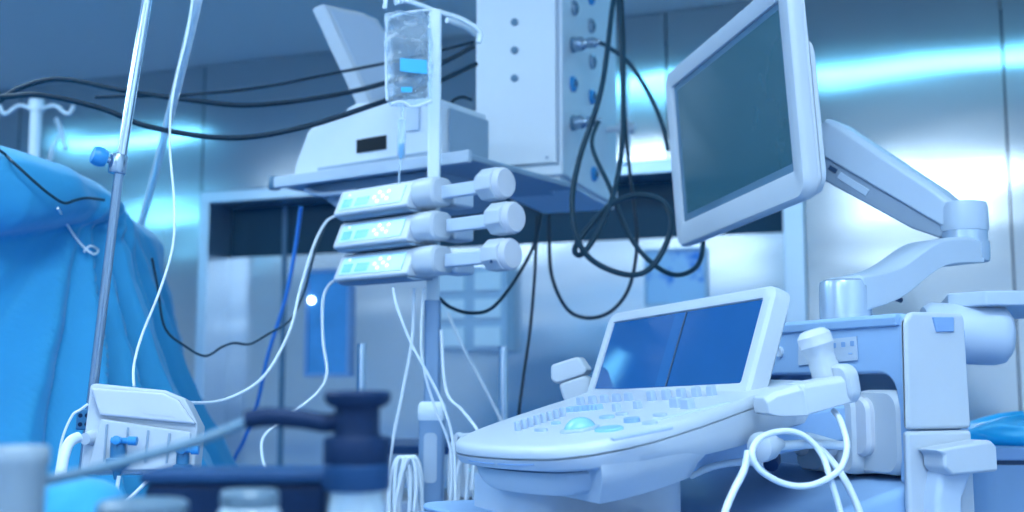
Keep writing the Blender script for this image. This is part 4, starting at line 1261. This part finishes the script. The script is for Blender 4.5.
PHI = [-PI + (PI - 1.5) * k / 60 for k in range(60)] + [-1.5 + 2.2 * k / 340 for k in range(340)] + [.7 + (PI - .7) * k / 60 for k in range(60)]
NA = len(PHI)
rings = []
for i in range(1, 9):
    t = i / 9
    rr_ = []
    for k in range(NA):
        phi = PHI[k]
        zt2 = ztop_of(phi)
        z = zt2 + .035 * (1 - t * t) + .012 * noise.noise(Vector((math.cos(phi) * t * 3, math.sin(phi) * t * 3, 0)))
        r = drape_r(phi, zt2, zt2) * t
        rr_.append(DC + Vector((math.cos(phi) * r, math.sin(phi) * r, z)))
    rings.append(rr_)
for i in range(0, 150):
    rr_ = []
    for k in range(NA):
        phi = PHI[k]
        zt2 = ztop_of(phi)
        d = 1.36 * (i / 149) ** 1.3
        z = max(.01, zt2 - d)
        r = drape_r(phi, z, zt2) - .03 * math.exp(-d / .015)
        rr_.append(DC + Vector((math.cos(phi) * r, math.sin(phi) * r, z)))
    rings.append(rr_)
tag(obj('surgical_drape', MB().loft(rings, True, False), 'drape_blue', sharp=180), 'large light blue surgical drape tented in folds at the left', 'drape')
from mathutils.bvhtree import BVHTree
_dm = [o for o in COL.objects if o.name == 'surgical_drape'][0]
_bvh = BVHTree.FromPolygons([_dm.location + v.co for v in _dm.data.vertices], [tuple(p.vertices) for p in _dm.data.polygons])
def on_drape(path, lift=.006):
    out = []
    for u, v in path:
        d = ray(u, v).normalized()
        h = _bvh.ray_cast(CAM, d)
        out.append(CAM + d * ((h[3] if h[0] is not None else 2.0) - lift))
    return out
cable('thin_wire', on_drape([(-20, 140), (2, 152), (14, 163), (25, 173), (36, 183), (48, 193), (64, 203), (76, 200), (88, 198), (104, 200)], .022), .0026, 'rubber_blue', 'thin dark wire draped across the blue cloth to the pole', 'wire')
cable('white_line', on_drape([(58, 208), (68, 226), (80, 243), (93, 254), (98, 250), (90, 246), (84, 252)], .02), .0024, 'tube_white', 'thin white line curled on the blue cloth', 'line')

# far drip stand behind the drape with hooks
fs = P(37, 100, 3.9)
FS = thing('drip_stand', 'distant pale drip stand with a hooked top behind the blue drape', 'drip stand', (fs.x, fs.y, 0))
obj('pole', MB().lathe((fs.x, fs.y, .08), UP, [(.020, 0), (.020, fs.z - .12), (.026, fs.z - .12), (.026, fs.z - .08)], 20), 'pole_paint', FS)
for sx, hh_ in ((-1, .02), (1, .03)):
    obj('hook', MB().tube([(fs.x, fs.y, fs.z - .04), (fs.x + sx * .06, fs.y, fs.z - .02), (fs.x + sx * .11, fs.y, fs.z - .05), (fs.x + sx * .13, fs.y, fs.z - .02)], .007), 'pole_paint', FS)
obj('base', MB().lathe((fs.x, fs.y, 0), UP, [(.22, 0), (.22, .03), (.05, .07), (.02, .09)], 28), 'pole_grey', FS)
cable('clear_hose', px([(50, 160), (54, 145), (62, 135), (66, 150), (60, 128), (56, 118)], 3.8), .009, 'clear_tube', 'tangled clear tube beside the distant drip stand', 'hose')

# ------------------------------------------------------------------ foreground table and its things
FZ = .985
ft = thing('instrument_table', 'narrow steel instrument table below the blurred foreground objects', 'table', (-.27, .78, 0))
obj('tabletop', MB().box((-.27, .78, FZ - .01), (.50, .44, .02)), 'steel_tube', ft, bevel=.004)
for x in (-.49, -.05):
    for y in (.60, .96):
        obj('leg', MB().lathe((x, y, 0), UP, [(.012, 0), (.012, FZ - .02)], 14), 'steel_tube', ft)
GY = .74
jc = P(356, 512, GY)
JR = thing('stopper_jar', 'blurred glass jar topped by a dark navy ridged stopper in the foreground', 'jar', (jc.x, jc.y, FZ))
jo = Vector((jc.x, jc.y, 0))
zz = lambda v: P(356, v, GY).z
k_ = GY / FPX
jar_h = zz(489) - FZ
obj('jar_glass', MB().lathe(jo + UP * FZ, UP, [(.016, 0), (.018, .003), (.018, jar_h * .7), (.016, jar_h), (.014, jar_h)], 28), 'clear_glass', JR)
obj('stopper_ring', MB().lathe(jo + UP * zz(490), UP, [(31 * k_, 0), (33 * k_, .002), (33 * k_, (490 - 466) * k_), (31 * k_, (490 - 464) * k_)], 32), 'navy_light', JR)
def ridged(r, n=24, a=.02): return [r * (1 + (a if k % 2 else -a)) for k in range(n * 2)]
st = MB()
rgs = []
for r, v in ((31, 464.5), (32, 462), (32, 440), (30, 437)):
    rgs.append([jo + UP * zz(v) + Vector((math.cos(2 * PI * k / 56), math.sin(2 * PI * k / 56), 0)) * r * k_ * (1 + (.025 if k % 2 else -.01)) for k in range(56)])
obj('stopper_body', MB().loft(rgs), 'navy', JR)
obj('stopper_neck', MB().lathe(jo + UP * zz(437), UP, [(24 * k_, 0), (22 * k_, .004), (22 * k_, (437 - 406) * k_)], 28), 'navy', JR)
obj('stopper_cap', MB().lathe(jo + UP * zz(407), UP, [(26 * k_, 0), (32 * k_, 5 * k_), (33 * k_, 9 * k_), (33 * k_, 13 * k_), (30 * k_, 16 * k_), (0, 17 * k_)], 32), 'navy', JR)
cable('curved_lever', [jo + UP * zz(421) + Vector((-.012, 0, 0))] + px([(325, 423), (300, 419), (268, 417), (246, 420)], GY), .0062, 'navy', 'blurred dark curved lever reaching left from the navy stopper', 'lever')
cable('grey_rod', px([(248, 421), (200, 440), (120, 463), (40, 482), (-40, 500)], GY, .66), .0034, 'bezel_dark', 'blurred grey rod slanting across in front of the drain box', 'rod')
# dark case
db = MB()
xa_, xb_ = P(146, 480, GY + .03).x, P(326, 480, GY + .03).x
ztp = P(240, 478, GY).z
dkc = thing('dark_case', 'blurred dark navy oblong case lying behind the foreground jars', 'case', ((xa_ + xb_) / 2, GY + .05, FZ))
obj('case_body', MB().box(((xa_ + xb_) / 2, GY + .055, (FZ + ztp - .006) / 2), (xb_ - xa_, .06, ztp - .006 - FZ), ), 'navy', dkc, bevel=.004)
obj('case_lid', MB().box(((xa_ + xb_) / 2, GY + .055, ztp - .002), (xb_ - xa_ + .006, .064, .008)), 'navy_light', dkc, bevel=.003)
def glassjar(u, w, v, Y, label, mat='clear_glass'):
    c = P(u, v, Y)
    o = Vector((c.x, c.y, 0))
    h = c.z - FZ
    r = w / 2 * Y / FPX
    t = thing('glass_bottle', label, 'bottle', (c.x, c.y, FZ))
    obj('bottle_glass', MB().lathe(o + UP * FZ, UP, [(r * .95, 0), (r, .003), (r, max(.006, h - .012)), (r * .85, h - .009)], 28), mat, t)
    obj('bottle_cap', MB().lathe(o + UP * (FZ + h - .010), UP, [(r * .9, 0), (r * .95, .002), (r * .95, .008), (r * .85, .010), (0, .010)], 28), 'foreground_dim', t)
glassjar(250, 60, 490, .68, 'blurred clear bottle with pale cap left of the navy stopper')
glassjar(143, 92, 500, .66, 'blurred wide pale-capped bottle at bottom left beside the white cup')
wc = P(18, 446, .66)
k2 = .66 / FPX
tag(obj('white_cup', MB().lathe((wc.x, wc.y, FZ), UP, [(24 * k2, 0), (26 * k2, .003), (28 * k2, wc.z - FZ - .012), (30 * k2, wc.z - FZ - .010), (30 * k2, wc.z - FZ - .002), (28 * k2, wc.z - FZ), (26 * k2, wc.z - FZ - .002), (23 * k2, .006)], 32), 'cup_dim'), 'blurred white cup at the bottom left corner', 'cup')
bq = P(78, 476, .95)
rgs = []
for i in range(13):
    t = i / 12
    rr_ = []
    for k in range(36):
        a = 2 * PI * k / 36
        r = .044 * math.sqrt(max(0.0004, 1 - (t ** 2.2))) * (1 + .12 * noise.noise(Vector((math.cos(a) * 2, math.sin(a) * 2, t * 3))))
        rr_.append(Vector((bq.x + r * math.cos(a), bq.y + r * math.sin(a) * .8, FZ + (bq.z - FZ) * t)))
    rgs.append(rr_)
tag(obj('cloth_bundle', MB().loft(rgs), 'drape_blue', sharp=180), 'rounded light blue cloth bundle at bottom left behind the white cup', 'cloth')

# ------------------------------------------------------------------ right: bin with blue bag
nx = P(1005, 458, 1.95)
bn = thing('waste_bin', 'blue grey waste bin at the lower right edge', 'bin', (nx.x + .06, nx.y + .1, 0))
zbn = P(1000, 458, 1.95).z
bcx = Vector((P(972, 458, 1.95).x + .16, 1.95 + .15, 0))
obj('bin_body', MB().loft([on(bcx, Vector((1, 0, 0)), Vector((0, 1, 0)), rrect(w, w * .95, .04, 5), UP, h) for w, h in ((.26, 0), (.31, zbn - .012))]), 'bin_blue', bn)
obj('bin_gap', MB().loft([on(bcx, Vector((1, 0, 0)), Vector((0, 1, 0)), rrect(.30, .29, .04, 5), UP, h) for h in (zbn - .013, zbn - .004)]), 'dark_line', bn)
obj('bin_rim', MB().loft([on(bcx, Vector((1, 0, 0)), Vector((0, 1, 0)), rrect(.325, .31, .045, 5), UP, h) for h in (zbn - .004, zbn + .018)]), 'body_plastic', bn, bevel=.003)
rgs = []
zb1 = zbn + .018
for i in range(15):
    t = i / 14
    rr_ = []
    for k in range(48):
        a = 2 * PI * k / 48
        n_ = noise.noise(Vector((math.cos(a) * 2.2, math.sin(a) * 2.2, t * 2.5)))
        r = .145 * math.sqrt(max(.0005, 1 - t ** 2.5)) * (1 + .14 * n_)
        rr_.append(Vector((bcx.x + r * math.cos(a), bcx.y + r * math.sin(a) * .9, zb1 + .046 * t * (1 + .5 * noise.noise(Vector((math.cos(a) * 1.5 + 4, math.sin(a) * 1.5, 1))) * t))))
    rgs.append(rr_)
tag(obj('plastic_bag', MB().loft(rgs), 'bag_blue', sharp=180), 'crumpled bright blue plastic bag bulging from the bin at the right', 'bag')

# ------------------------------------------------------------------ world, camera, view
wd = bpy.data.worlds.new('room_air')
sc.world = wd
wd.use_nodes = True
wd.node_tree.nodes['Background'].inputs[0].default_value = (.30, .52, 1.0, 1)
wd.node_tree.nodes['Background'].inputs[1].default_value = .3
cd = bpy.data.cameras.new('camera')
cam = bpy.data.objects.new('camera', cd)
COL.objects.link(cam)
cam.location = CAM
cam.rotation_euler = (R(90) + TH, 0, 0)
cd.sensor_width = 36
cd.lens = FPX / 1024 * 36
cd.clip_start = .05
cd.dof.use_dof = True
cd.dof.focus_distance = 1.5
cd.dof.aperture_fstop = 4.0
cd.dof.aperture_blades = 0
sc.camera = cam
sc.view_settings.view_transform = 'Standard'
sc.view_settings.look = 'None'
sc.view_settings.gamma = 1
sc.view_settings.use_curve_mapping = False
sc.view_settings.exposure = 0.36
